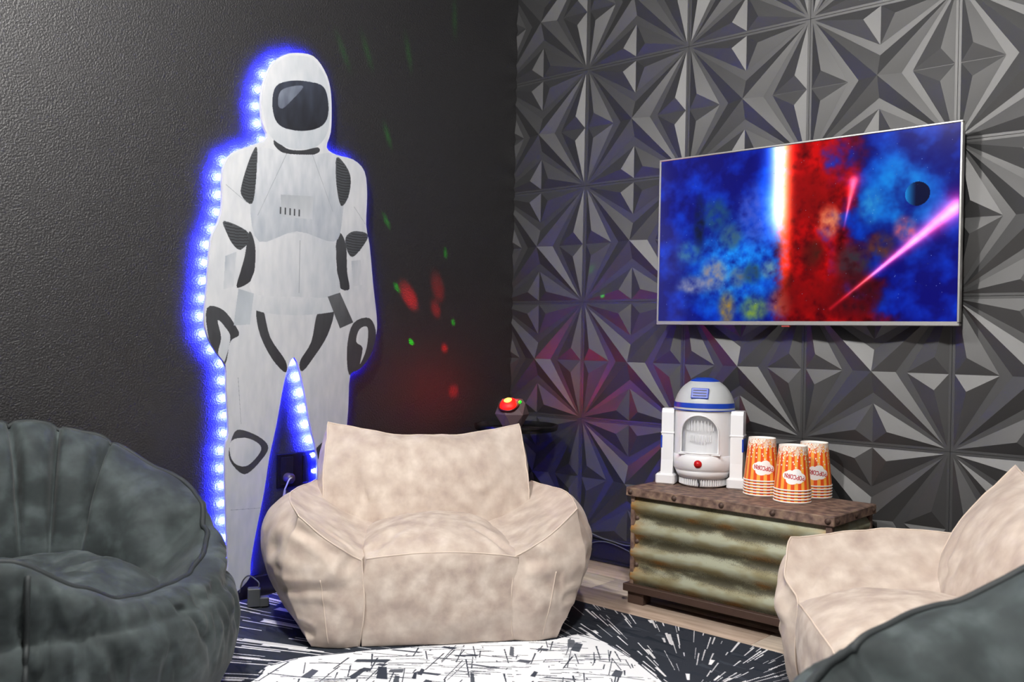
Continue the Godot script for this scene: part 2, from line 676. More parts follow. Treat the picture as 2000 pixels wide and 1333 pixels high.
func seam(called: String, d: Dictionary, path: Array, r: float, m: Material, parent: Node) -> void:
	var pts := []
	for i in path.size() - 1:
		for k in 24:
			pts.append(stuffed_point(d, path[i].lerp(path[i + 1], k / 24.0)))
	pts.append(stuffed_point(d, path[-1]))
	var st := new_st()
	tube(st, pts, r, 6)
	obj(called, st, m, parent)


func tan_bag(label: String, at: Vector3, turn: float) -> Node3D:
	var o := thing("bean_bag_chair", label, "bean bag", at, turn, "")
	var seat := {"c": [Vector3(-0.22, 0, -0.56), Vector3(0.22, 0, -0.56), Vector3(-0.2, 0.27, -0.44), Vector3(0.2, 0.27, -0.44), Vector3(-0.222, 0, 0), Vector3(0.24, 0, 0), Vector3(-0.215, 0.263, 0.022), Vector3(0.237, 0.257, 0.022)],
		"b": [0.03, 0.03, 0.0, 0.085, 0.0, 0.035], "k": 0.93, "full": 0.5, "seed": 4, "lumps": 0.008,
		"folds": [[Vector3(0.23, 0.26, 0.02), Vector3(0.1, 0.33, -0.12), 0.016, 0.014], [Vector3(-0.21, 0.27, 0.0), Vector3(-0.1, 0.33, -0.1), 0.018, 0.012], [Vector3(0.2, 0.3, -0.22), Vector3(0.05, 0.35, -0.25), 0.02, 0.014]]}
	obj("seat_cushion", stuffed(seat, 56), M.suede, o)
	seam("seam", seat, [Vector3(-1, 1, 1), Vector3(1, 1, 1)], 0.0022, M.suede_seam, o)
	for s in [-1.0, 1.0]:
		var c := [Vector3(0.2, 0, -0.58), Vector3(0.345, 0, -0.56), Vector3(0.17, 0.33, -0.44), Vector3(0.378, 0.412, -0.48), Vector3(0.23, 0, 0), Vector3(0.37, 0, -0.012), Vector3(0.228, 0.26, 0.022), Vector3(0.432, 0.392, -0.03)]
		var b := [0.035, 0.15, 0.0, -0.03, 0.05, 0.045]
		var folds := []
		if s > 0.0:
			folds = [[Vector3(0.24, 0.25, 0.03), Vector3(0.52, 0.235, -0.08), 0.02, 0.022], [Vector3(0.25, 0.27, 0.02), Vector3(0.36, 0.4, -0.22), 0.018, 0.016], [Vector3(0.26, 0.265, 0.02), Vector3(0.44, 0.36, -0.12), 0.014, 0.009], [Vector3(0.44, 0.38, -0.06), Vector3(0.5, 0.25, -0.12), 0.016, 0.013],
				[Vector3(0.37, 0.23, 0.04), Vector3(0.37, 0.04, 0.03), 0.009, 0.006], [Vector3(0.38, 0.13, 0.03), Vector3(0.46, 0.14, -0.03), 0.012, 0.008], [Vector3(0.38, 0.07, 0.03), Vector3(0.45, 0.09, -0.03), 0.012, 0.007], [Vector3(0.19, 0.36, -0.38), Vector3(0.3, 0.42, -0.3), 0.016, 0.012]]
		else:
			folds = [[Vector3(-0.23, 0.25, 0.03), Vector3(-0.52, 0.29, -0.08), 0.024, 0.024], [Vector3(-0.25, 0.23, 0.035), Vector3(-0.49, 0.235, -0.03), 0.016, 0.014], [Vector3(-0.3, 0.19, 0.04), Vector3(-0.49, 0.18, -0.03), 0.016, 0.013], [Vector3(-0.36, 0.04, 0.02), Vector3(-0.44, 0.07, -0.02), 0.014, 0.012],
				[Vector3(-0.22, 0.28, 0.0), Vector3(-0.36, 0.42, -0.2), 0.018, 0.016], [Vector3(-0.21, 0.3, -0.1), Vector3(-0.36, 0.41, -0.34), 0.018, 0.016], [Vector3(-0.24, 0.275, 0.01), Vector3(-0.4, 0.4, -0.1), 0.014, 0.012], [Vector3(-0.2, 0.35, -0.3), Vector3(-0.3, 0.41, -0.42), 0.016, 0.014], [Vector3(-0.43, 0.36, -0.02), Vector3(-0.3, 0.28, 0.05), 0.014, 0.014]]
			var m := []
			for i in 8:
				var v: Vector3 = c[i ^ 1]
				m.append(Vector3(-v.x, v.y, v.z))
			c = m
			c[6] = Vector3(-0.41, 0.386, 0.0)
			c[2] = Vector3(-0.375, 0.42, -0.48)
			b = [0.17, 0.035, 0.0, -0.025, 0.05, 0.045]
		var arm := {"c": c, "b": b, "k": 0.74, "seed": 9 if s > 0.0 else 14, "folds": folds, "lumps": 0.008}
		obj("armrest", stuffed(arm, 60), M.suede, o)
		seam("seam", arm, [Vector3(-s, -1, 1), Vector3(-s, 1, 1), Vector3(s, 1, 1), Vector3(s, 1, -1)], 0.0024, M.suede_seam, o)
		seam("seam", arm, [Vector3(s * 0.25, -0.9, 1), Vector3(s * 0.3, 0.25, 1)], 0.0018, M.suede_seam, o)
	var back := {"c": [Vector3(-0.35, 0, -0.56), Vector3(0.35, 0, -0.56), Vector3(-0.338, 0.612, -0.575), Vector3(0.34, 0.606, -0.575), Vector3(-0.34, 0.24, -0.32), Vector3(0.34, 0.24, -0.32), Vector3(-0.338, 0.612, -0.55), Vector3(0.34, 0.606, -0.55)],
		"b": [0.035, 0.035, 0.0, -0.16, 0.06, 0.085], "k": 0.68, "seed": 22, "lumps": 0.01,
		"folds": [[Vector3(-0.2, 0.34, -0.33), Vector3(-0.26, 0.47, -0.4), 0.02, 0.016], [Vector3(-0.16, 0.35, -0.33), Vector3(-0.14, 0.45, -0.4), 0.02, 0.01], [Vector3(0.19, 0.36, -0.34), Vector3(0.28, 0.46, -0.42), 0.018, 0.013]]}
	obj("backrest", stuffed(back, 60), M.suede, o)
	seam("seam", back, [Vector3(-1, -0.6, 1), Vector3(-1, 1, 1), Vector3(1, 1, 1), Vector3(1, -0.6, 1)], 0.0024, M.suede_seam, o)
	return o


func build_tan_bags() -> void:
	var o := tan_bag("tan suede bean bag chair facing out of the corner, in front of the lit figure", Vector3(0.84, 0.0108, 1.235), deg_to_rad(52.6))
	o.set_meta("group", "tan suede bean bag chairs")
	var c := o.duplicate()
	c.name = "bean_bag_chair"
	add_child(c, true)
	c.position = Vector3(1.98, 0.0108, 1.08)
	c.rotation.y = deg_to_rad(-53.1)
	c.set_meta("label", "tan suede bean bag chair in front of the rusty trunk, cut by the right edge")


# A round velvet tub: the rim is low in front (phi = 0) and high behind; the inside of the back is quilted in channels.
func tub_rim(phi: float) -> Vector2:   # radius, height
	var f := absf(phi) / PI
	var high := [[0.0, 0.345, 0.315], [0.06, 0.35, 0.322], [0.14, 0.39, 0.37], [0.24, 0.43, 0.445], [0.42, 0.44, 0.465], [0.55, 0.445, 0.5], [0.7, 0.435, 0.6], [0.82, 0.42, 0.64], [1.0, 0.41, 0.65]]
	var key := [[0.0, 0.345, 0.315], [0.16, 0.355, 0.315], [0.3, 0.385, 0.35], [0.38, 0.415, 0.385], [0.42, 0.44, 0.425], [0.55, 0.445, 0.5], [0.7, 0.435, 0.6], [0.82, 0.42, 0.64], [1.0, 0.41, 0.65]]
	if phi < 0.0:
		key = high
	for i in key.size() - 1:
		if f <= key[i + 1][0]:
			var t: float = smoothstep(0.0, 1.0, (f - key[i][0]) / (key[i + 1][0] - key[i][0])) * 0.5 + 0.5 * (f - key[i][0]) / (key[i + 1][0] - key[i][0])
			return Vector2(lerpf(key[i][1], key[i + 1][1], t), lerpf(key[i][2], key[i + 1][2], t))
	return Vector2(0.41, 0.65)


func channel(phi: float) -> float:   # 0 in a groove, 1 in the middle of a quilted channel; only on the back
	var near := 1.0
	for e in [1.28, 2.09, 2.42, 2.72, 3.0]:
		near = minf(near, absf(absf(phi) - e))
	return (1.0 - exp(-near / 0.024)) * smoothstep(1.2, 1.35, absf(phi))


func tub_outer(phi: float, t: float, n: FastNoiseLite) -> Vector3:
	var r := tub_rim(phi)
	r.y += 0.016 * channel(phi)
	var front := 1.0 - smoothstep(0.3, 0.45, absf(phi) / PI)
	var k0 := Vector2(0.4, 0.0)
	var k1 := Vector2(0.485, 0.1)
	var k2 := Vector2(lerpf(0.47, 0.49, front), lerpf(r.y * 0.62, 0.26, front))
	var k3 := Vector2(lerpf(r.x + 0.035, r.x + 0.1, front), r.y + 0.012)
	var k4 := r
	var p: Vector2
	if t < 0.6:
		var u := t / 0.6
		p = k0.bezier_interpolate(k1, k2, Vector2(lerpf(0.465, 0.45, front), lerpf(r.y * 0.75, 0.275, front)), u)
	else:
		var u := (t - 0.6) / 0.4
		var m := Vector2(lerpf(0.465, 0.45, front), lerpf(r.y * 0.75, 0.275, front))
		p = m.bezier_interpolate(m + (m - k2) * 0.6, k3, k4, u)
	var w := n.get_noise_3d(cos(phi) * 0.45, p.y, sin(phi) * 0.45) * 0.014
	# long slack folds of the cover
	var fold := n.get_noise_3d(cos(phi) * 0.9 + 5.0, p.y * 0.7 + sin(phi * 2.0) * 0.25, sin(phi) * 0.9)
	w -= 0.012 * exp(-pow(fold / 0.13, 2.0)) * smoothstep(0.12, 0.4, t) * (1.0 - smoothstep(0.85, 1.0, t))
	# soft puckers running down from the rim
	w += 0.0015 * sin(phi * 23.0 + 3.0 * sin(phi * 5.0)) * smoothstep(0.35, 0.85, t) * (1.0 - smoothstep(0.9, 1.0, t))
	w -= 0.006 * exp(-pow((phi + 0.68) / 0.05, 2.0)) * smoothstep(0.1, 0.5, t) * (1.0 - smoothstep(0.93, 1.0, t))
	p.x += w
	return Vector3(p.x * sin(phi), p.y, p.x * cos(phi))


func tub_inner(phi: float, t: float, n: FastNoiseLite) -> Vector3:
	var r := tub_rim(phi)
	r.y += 0.016 * channel(phi)
	var f := smoothstep(0.33, 0.5, absf(phi) / PI)
	var seat := Vector2(lerpf(0.27, 0.235, f), lerpf(0.275, 0.3, f))
	var a := Vector2(r.x - lerpf(0.03, 0.07, f), r.y + lerpf(0.0, 0.03, f))
	var b := Vector2(seat.x + lerpf(0.03, 0.015, f), lerpf(seat.y - 0.01, lerpf(seat.y, r.y, 0.6), f))
	var p := r.bezier_interpolate(a, b, seat, t)
	p.x -= 0.1 * (channel(phi) - 0.8) * f * sin(PI * pow(t, 0.8)) + n.get_noise_3d(cos(phi) * 0.3, p.y, sin(phi) * 0.3) * 0.016 * sin(PI * t)
	return Vector3(p.x * sin(phi), p.y, p.x * cos(phi))


func velvet_bag(label: String, at: Vector3, turn: float) -> Node3D:
	var o := thing("velvet_lounge_bag", label, "bean bag", at, turn, "grey velvet lounge bags")
	var n := noise(4.0, 40, 3)
	var seg := 440
	var rows := 40
	for part in 2:
		var st := new_st(0)
		var g := []
		for i in seg:
			var phi := TAU * i / seg - PI
			for j in rows + 1:
				g.append(tub_outer(phi, float(j) / rows, n) if part == 0 else tub_inner(phi, float(j) / rows, n))
		for i in seg:
			var i2 := (i + 1) % seg
			for j in rows:
				var v := [g[i * (rows + 1) + j], g[i2 * (rows + 1) + j], g[i2 * (rows + 1) + j + 1], g[i * (rows + 1) + j + 1]]
				for k in [0, 2, 1, 0, 3, 2]:
					st.add_vertex(v[k])
		obj("outer_cover" if part == 0 else "quilted_backrest", st, M.velvet, o)
	# the seat: a soft disc that dips in the middle
	var st := new_st(0)
	var rr := 26
	for i in seg / 2:
		for j in rr:
			var v := []
			for c in [[0, 0], [1, 0], [1, 1], [0, 1]]:
				var phi: float = TAU * (i + c[0]) / (seg / 2) - PI
				if i + c[0] == seg / 2:
					phi = -PI
				var e := tub_inner(phi, 1.0, n)
				var t: float = float(j + c[1]) / rr
				var p := Vector3(e.x * t * 1.14, 0, e.z * t * 1.14)
				p.y = lerpf(0.315, e.y - 0.03, t * t * t) + 0.028 * sin(PI * t) + n.get_noise_3d(p.x * 1.6, 0.9, p.z * 1.6) * 0.022 * (1.0 - t * t)
				v.append(p)
			for k in [0, 1, 2, 0, 2, 3]:
				st.add_vertex(v[k])
	obj("seat_cushion", st, M.velvet, o)
	var pts := []
	for i in 300:
		pts.append(tub_outer(TAU * i / 300.0 - PI, 1.0, n))
	st = new_st()
	tube(st, pts, 0.0075, 8, true)
	obj("piping", st, M.piping, o)
	pts = []
	for j in 40:
		var p := tub_outer(-0.68, 0.02 + 0.9 * j / 39.0, n)
		pts.append(p * Vector3(1.008, 1.0, 1.008))
	st = new_st()
	tube(st, pts, 0.006, 8)
	obj("piping", st, M.piping, o)
	return o


func build_velvet_bags() -> void:
	var o := velvet_bag("grey velvet lounge bag with a quilted back against the black wall, left edge", Vector3(0.48, 0.0108, 2.24), deg_to_rad(105.0))
	var c := o.duplicate()
	c.name = "velvet_lounge_bag"
	add_child(c, true)
	c.position = Vector3(2.75, 0.0108, 1.9)
	c.rotation.y = deg_to_rad(-30.0)
	c.set_meta("label", "grey velvet lounge bag nearest the camera, blurred in the lower right corner")


# ---- the painted figure and its light strip --------------------------------------------------------
func poly_mm(a: Array) -> PackedVector2Array:   # pairs of (z, y) in millimetres
	var out := PackedVector2Array()
	for i in range(0, a.size(), 2):
		out.append(Vector2(a[i], a[i + 1]) * 0.001)
	return out


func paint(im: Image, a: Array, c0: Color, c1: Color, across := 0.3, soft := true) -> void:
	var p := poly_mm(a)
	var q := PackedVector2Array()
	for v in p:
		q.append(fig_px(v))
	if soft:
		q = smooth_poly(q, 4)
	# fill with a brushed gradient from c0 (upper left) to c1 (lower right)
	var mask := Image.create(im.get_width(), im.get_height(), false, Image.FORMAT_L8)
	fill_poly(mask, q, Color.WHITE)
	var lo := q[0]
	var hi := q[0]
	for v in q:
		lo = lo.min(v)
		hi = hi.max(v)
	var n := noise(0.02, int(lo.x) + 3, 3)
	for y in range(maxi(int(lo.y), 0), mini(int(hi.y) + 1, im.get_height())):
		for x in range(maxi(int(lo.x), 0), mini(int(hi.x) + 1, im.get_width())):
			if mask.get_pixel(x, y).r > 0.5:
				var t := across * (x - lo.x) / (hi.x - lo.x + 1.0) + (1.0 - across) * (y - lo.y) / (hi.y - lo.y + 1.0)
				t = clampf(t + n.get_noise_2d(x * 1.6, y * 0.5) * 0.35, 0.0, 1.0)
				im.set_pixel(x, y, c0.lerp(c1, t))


func fig_px(v: Vector2) -> Vector2:
	return Vector2((1.6 - v.x) * 700.0, (1.97 - v.y) * 700.0)


func build_figure() -> void:
	var F := {
		"outline": [1228,1938, 1158,1943, 1107,1902, 1080,1844, 1072,1764, 1074,1682, 1091,1623, 1049,1603, 968,1597, 913,1560, 898,1474, 900,1356, 881,1279, 859,1123, 839,1004, 840,935, 866,855, 919,802, 963,779, 969,652, 984,459, 1000,345, 991,170, 974,51, 983,24, 1049,30, 1067,181, 1089,354, 1106,488, 1140,603, 1175,753, 1215,849, 1252,773, 1284,611, 1311,495, 1329,380, 1362,224, 1377,137, 1380,88, 1419,53, 1454,40, 1472,66, 1464,152, 1475,327, 1483,535, 1471,595, 1482,743, 1487,819, 1521,863, 1552,911, 1568,973, 1561,1084, 1551,1237, 1526,1298, 1512,1361, 1511,1481, 1474,1542, 1392,1583, 1344,1616, 1363,1663, 1371,1732, 1362,1800, 1333,1869, 1284,1916],
		"chest": [1376,1575, 1263,1572, 1154,1586, 1058,1605, 1010,1556, 1015,1363, 1051,1279, 1214,1301, 1368,1250, 1407,1373, 1398,1498],
		"ribs_a": [1384,1574, 1411,1531, 1439,1443, 1440,1401, 1399,1378, 1385,1464],
		"ribs_b": [1046,1592, 1001,1567, 978,1522, 988,1453, 1021,1416, 1044,1493],
		"elbow_a": [1505,1307, 1421,1284, 1407,1250, 1440,1216, 1469,1231, 1493,1267],
		"elbow_b": [997,1298, 961,1326, 902,1326, 892,1306, 930,1255, 964,1229, 988,1250],
		"side_a": [1407,1282, 1384,1235, 1383,1164, 1396,1114, 1451,1086, 1438,1143, 1423,1196],
		"side_b": [1023,1314, 994,1269, 987,1173, 975,1106, 1023,1113, 1035,1189, 1041,1265],
		"belly": [1368,1247, 1214,1294, 1055,1275, 1039,1189, 1027,1083, 1209,1066, 1393,1072, 1379,1165],
		"belt": [1381,1065, 1208,1059, 1023,1079, 1017,1026, 1207,1000, 1379,1012],
		"pouch_a": [1445,1083, 1385,1069, 1398,962, 1461,957],
		"pouch_b": [1074,1073, 1018,1091, 953,981, 1015,957],
		"strap_a": [1375,1009, 1347,1014, 1316,918, 1251,835, 1252,795, 1306,842, 1357,926],
		"strap_b": [1114,1018, 1045,1025, 1071,931, 1133,846, 1180,798, 1190,835, 1143,905],
		"glove_a": [1561,1012, 1501,1008, 1450,951, 1441,923, 1472,902, 1490,826, 1521,863, 1552,911],
		"glove_b": [953,977, 874,999, 840,935, 866,855, 919,802, 968,783, 980,884],
		"hand_a": [1521,973, 1492,950, 1472,912, 1497,826, 1517,863, 1507,915],
		"hand_b": [923,955, 883,963, 886,885, 917,822, 906,884, 937,908],
		"knee_a": [1450,594, 1407,596, 1341,564, 1316,530, 1344,489, 1399,448, 1439,466, 1470,517],
		"kneepad_a": [1461,565, 1406,572, 1353,547, 1348,518, 1396,476, 1440,483, 1464,516],
		"knee_b": [1116,504, 1061,545, 1015,542, 985,498, 1012,431, 1068,439],
		"kneepad_b": [1093,498, 1052,526, 1019,519, 1009,492, 1027,455, 1060,461],
		"cuff_a": [1465,308, 1368,303, 1370,289, 1465,294],
		"neck": [1311,1615, 1264,1590, 1199,1594, 1132,1616, 1127,1598, 1189,1573, 1272,1571, 1314,1593],
		"helmet": [1228,1929, 1167,1933, 1116,1896, 1090,1842, 1081,1763, 1086,1686, 1128,1624, 1199,1598, 1274,1596, 1327,1619, 1353,1668, 1363,1734, 1352,1802, 1324,1863, 1279,1910],
		"visor": [1311,1802, 1248,1834, 1169,1847, 1110,1841, 1088,1789, 1092,1728, 1129,1688, 1200,1664, 1274,1661, 1312,1683, 1326,1741],
		"visor_glint": [1293,1788, 1239,1817, 1199,1822, 1246,1765, 1284,1728, 1303,1739],
		"box": [1285,1424, 1146,1435, 1149,1352, 1279,1345],
		"panel_a": [1497,1190, 1455,1208, 1464,1089, 1502,1077],
		"panel_b": [968,1213, 924,1221, 912,1127, 956,1117]
	}
	var im := Image.create(560, 1380, false, Image.FORMAT_RGB8)
	im.fill(c8(214, 216, 218))
	var white := c8(194, 197, 201)
	var grey := c8(148, 156, 166)
	var dark := c8(58, 61, 64)
	var dark2 := c8(40, 42, 46)
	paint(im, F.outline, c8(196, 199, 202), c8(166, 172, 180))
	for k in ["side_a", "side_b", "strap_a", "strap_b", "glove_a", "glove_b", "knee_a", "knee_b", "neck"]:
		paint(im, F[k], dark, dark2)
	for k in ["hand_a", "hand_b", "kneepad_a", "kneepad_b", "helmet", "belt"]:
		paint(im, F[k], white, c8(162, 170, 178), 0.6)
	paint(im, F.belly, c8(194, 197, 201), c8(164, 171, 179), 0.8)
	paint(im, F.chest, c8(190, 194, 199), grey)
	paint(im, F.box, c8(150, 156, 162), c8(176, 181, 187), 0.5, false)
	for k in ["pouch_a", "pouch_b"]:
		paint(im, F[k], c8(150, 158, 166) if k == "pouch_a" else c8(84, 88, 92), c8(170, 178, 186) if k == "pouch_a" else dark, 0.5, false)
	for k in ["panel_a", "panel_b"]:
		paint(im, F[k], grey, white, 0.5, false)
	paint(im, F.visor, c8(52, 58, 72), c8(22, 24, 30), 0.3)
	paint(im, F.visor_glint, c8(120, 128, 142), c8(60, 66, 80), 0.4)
	for k in ["ribs_a", "ribs_b", "elbow_a", "elbow_b"]:
		paint(im, F[k], c8(70, 74, 78), c8(56, 60, 63))
		var p := poly_mm(F[k])
		var q := PackedVector2Array()
		for v in p:
			q.append(fig_px(v))
		var lo := q[0]
		var hi := q[0]
		for v in q:
			lo = lo.min(v)
			hi = hi.max(v)
		var y := lo.y + 4.0
		while y < hi.y:
			for x in range(int(lo.x), int(hi.x)):
				var yy := int(y + 3.0 * sin((x - lo.x) / (hi.x - lo.x) * PI))
				if Geometry2D.is_point_in_polygon(Vector2(x, yy), q):
					im.fill_rect(Rect2i(x, yy, 1, 2), c8(30, 32, 34))
			y += 7.0
	# drawn joints between the pieces of the suit
	var ink := c8(140, 146, 152)
	for s in [[1263, 1572, 1376, 1340], [1154, 1586, 1058, 1390], [1500, 1430, 1420, 1380], [960, 1420, 905, 1360], [1458, 330, 1330, 322], [1440, 780, 1425, 620], [1200, 1270, 1200, 1080]]:
		line_px(im, fig_px(Vector2(s[0], s[1]) * 0.001), fig_px(Vector2(s[2], s[3]) * 0.001), 1.5, 1.0, ink)
	for k in 5:
		line_px(im, fig_px(Vector2(1.285 - k * 0.02, 1.38)), fig_px(Vector2(1.285 - k * 0.02, 1.355)), 4.0, 4.0, dark)
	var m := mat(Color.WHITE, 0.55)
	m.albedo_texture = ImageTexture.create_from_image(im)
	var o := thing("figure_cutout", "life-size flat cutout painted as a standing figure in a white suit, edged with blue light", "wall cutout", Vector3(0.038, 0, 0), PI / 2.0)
	# local x runs along -z of the room
	var line := smooth_poly(poly_mm(F.outline), 3)
	var flat := PackedVector2Array()
	for v in line:
		flat.append(Vector2(-v.x, v.y))
	var st := new_st()
	prism(st, flat, 0.0, 0.012, Transform3D.IDENTITY, Rect2(-1.6, 1.97 - 1380.0 / 700.0, 0.8, 1380.0 / 700.0))
	obj("painted_board", st, m, o)
	st = new_st()
	for p in [[-1.2, 1.3], [-1.2, 0.95], [-1.4, 0.45], [-1.03, 0.5]]:
		st = new_st()
		box(st, Vector3(p[0], p[1], -0.0185), Vector3(0.05, 0.03, 0.037), 0.002)
		obj("spacer_block", st, M.black_plastic, o)
	# light strip: small blue diodes round the back of the board
	var strip := thing("led_light_strip", "blue LED light strip round the back of the painted figure", "light strip", Vector3.ZERO)
	var inner := Geometry2D.offset_polygon(line, -0.019)
	var ring: PackedVector2Array = inner[0]
	var total := 0.0
	for i in ring.size():
		total += ring[i].distance_to(ring[(i + 1) % ring.size()])
	var count := int(total / 0.06)
	var step := total / count
	var tape := []
	for v in ring:
		tape.append(Vector3(0.0245, v.y, v.x))
	st = new_st()
	for i in tape.size():
		var a: Vector3 = tape[i]
		var b: Vector3 = tape[(i + 1) % tape.size()]
		if a.distance_to(b) > 0.001:
			var d := (b - a).normalized()
			box(st, (a + b) * 0.5, Vector3(0.0016, 0.009, a.distance_to(b) + 0.002), 0.0003, Basis(Vector3.RIGHT, d.cross(Vector3.RIGHT), d).orthonormalized())
	obj("tape", st, mat(c8(230, 230, 235), 0.6), strip)
	var led := new_st()
	box(led, Vector3.ZERO, Vector3(0.003, 0.006, 0.006), 0.0008)
	led.generate_normals()
	var mesh := led.commit()
	var lit := glow(Color(0.12, 0.3, 1.0), 12.0)
	var at := 0.02
	var seg := 0
	for k in count:
		while at > ring[seg].distance_to(ring[(seg + 1) % ring.size()]):
			at -= ring[seg].distance_to(ring[(seg + 1) % ring.size()])
			seg = (seg + 1) % ring.size()
		var p := ring[seg].lerp(ring[(seg + 1) % ring.size()], at / ring[seg].distance_to(ring[(seg + 1) % ring.size()]))
		at += step
		var d := inst("led", mesh, lit, strip)
		d.position = Vector3(0.0225, p.y, p.x)
		var l := SpotLight3D.new()
		l.name = "led_lamp"
		l.light_color = Color(0.125, 0.15, 1.0)
		l.light_energy = 0.5 if p.x < 1.02 or (p.y > 1.6 and p.x < 1.2) else 0.85
		l.spot_angle = 78.0
		l.spot_angle_attenuation = 0.5
		if p.y < 0.86 and p.x > 1.02 and p.x < 1.4:
			l.light_energy = 1.4   # between the legs both edges throw their light on the same strip of wall
		l.spot_range = 3.0
		l.light_size = 0.01
		l.shadow_enabled = true
		strip.add_child(l, true)
		l.position = Vector3(0.02, p.y, p.x)
		l.rotation.y = PI / 2.0


# ---- small things round the figure --------------------------------------------------------------
func build_outlet() -> void:
	var o := thing("wall_outlet", "glossy black outlet plate on the black wall beside the painted figure's leg", "outlet", Vector3(0, 0.436, 1.163), PI / 2.0)
	var gloss := mat(c8(16, 16, 18), 0.15)
	var st := new_st()
	box(st, Vector3(0, 0, 0.003), Vector3(0.17, 0.124, 0.006), 0.002)
	obj("faceplate", st, gloss, o)
	for k in 2:
		st = new_st()
		box(st, Vector3(-0.044 + 0.085 * k, 0, 0.0068), Vector3(0.036 if k else 0.05, 0.1, 0.004), 0.001)
		var ins := obj("socket_insert" if k == 0 else "rocker_switch", st, M.black_plastic if k == 0 else gloss, o)
		if k == 0:
			for x in [-0.051, -0.037]:
				st = new_st()
				box(st, Vector3(x, 0.026, 0.009), Vector3(0.003, 0.009, 0.001), 0.0002)
				obj("slot", st, M.cord, ins)
	var p := thing("power_plug", "dark round plug in the outlet with its cord hanging down", "plug", Vector3(0.009, 0.41, 1.207), PI / 2.0)
	st = new_st()
	lathe(st, [Vector2(0, 0), Vector2(0.019, 0), Vector2(0.019, 0), Vector2(0.019, 0.022), Vector2(0.014, 0.03), Vector2(0, 0.031)], 24, Transform3D(Basis(Vector3.RIGHT, PI / 2.0), Vector3.ZERO))
	obj("plug_body", st, mat(c8(60, 52, 54), 0.4), p)
	st = new_st()
	tube(st, spline([Vector3(0, 0.004, 0.028), Vector3(-0.014, 0.0, 0.034), Vector3(-0.022, -0.02, 0.03), Vector3(-0.026, -0.05, 0.02), Vector3(-0.026, -0.12, 0.012), Vector3(-0.022, -0.24, 0.01), Vector3(0.0, -0.39, 0.04)], 6), 0.0028, 8)
	obj("cord", st, M.pale_cord, p)
	st = new_st()
	box(st, Vector3(-0.025, -0.052, 0.022), Vector3(0.008, 0.03, 0.008), 0.003, Basis(Vector3.BACK, -0.12))
	obj("strain_relief", st, M.silver, p)
	var b := thing("power_adapter", "small grey stepped power box on the rug at the foot of the painted figure", "adapter", Vector3(0.135, 0.0108, 1.402), deg_to_rad(58.0))
	st = new_st()
	box(st, Vector3(-0.012, 0.031, 0), Vector3(0.042, 0.062, 0.034), 0.003)
	box(st, Vector3(0.022, 0.016, 0.004), Vector3(0.03, 0.032, 0.032), 0.003)
	obj("housing", st, M.grey_plastic, b)
	st = new_st()
	tube(st, spline([Vector3(0.002, 0.06, 0), Vector3(0.004, 0.075, -0.002), Vector3(-0.006, 0.085, -0.012), Vector3(-0.03, 0.095, -0.035), Vector3(-0.05, 0.07, -0.06), Vector3(-0.06, 0.03, -0.068)], 6), 0.0025, 8)
	obj("cord", st, M.grey_plastic, b)


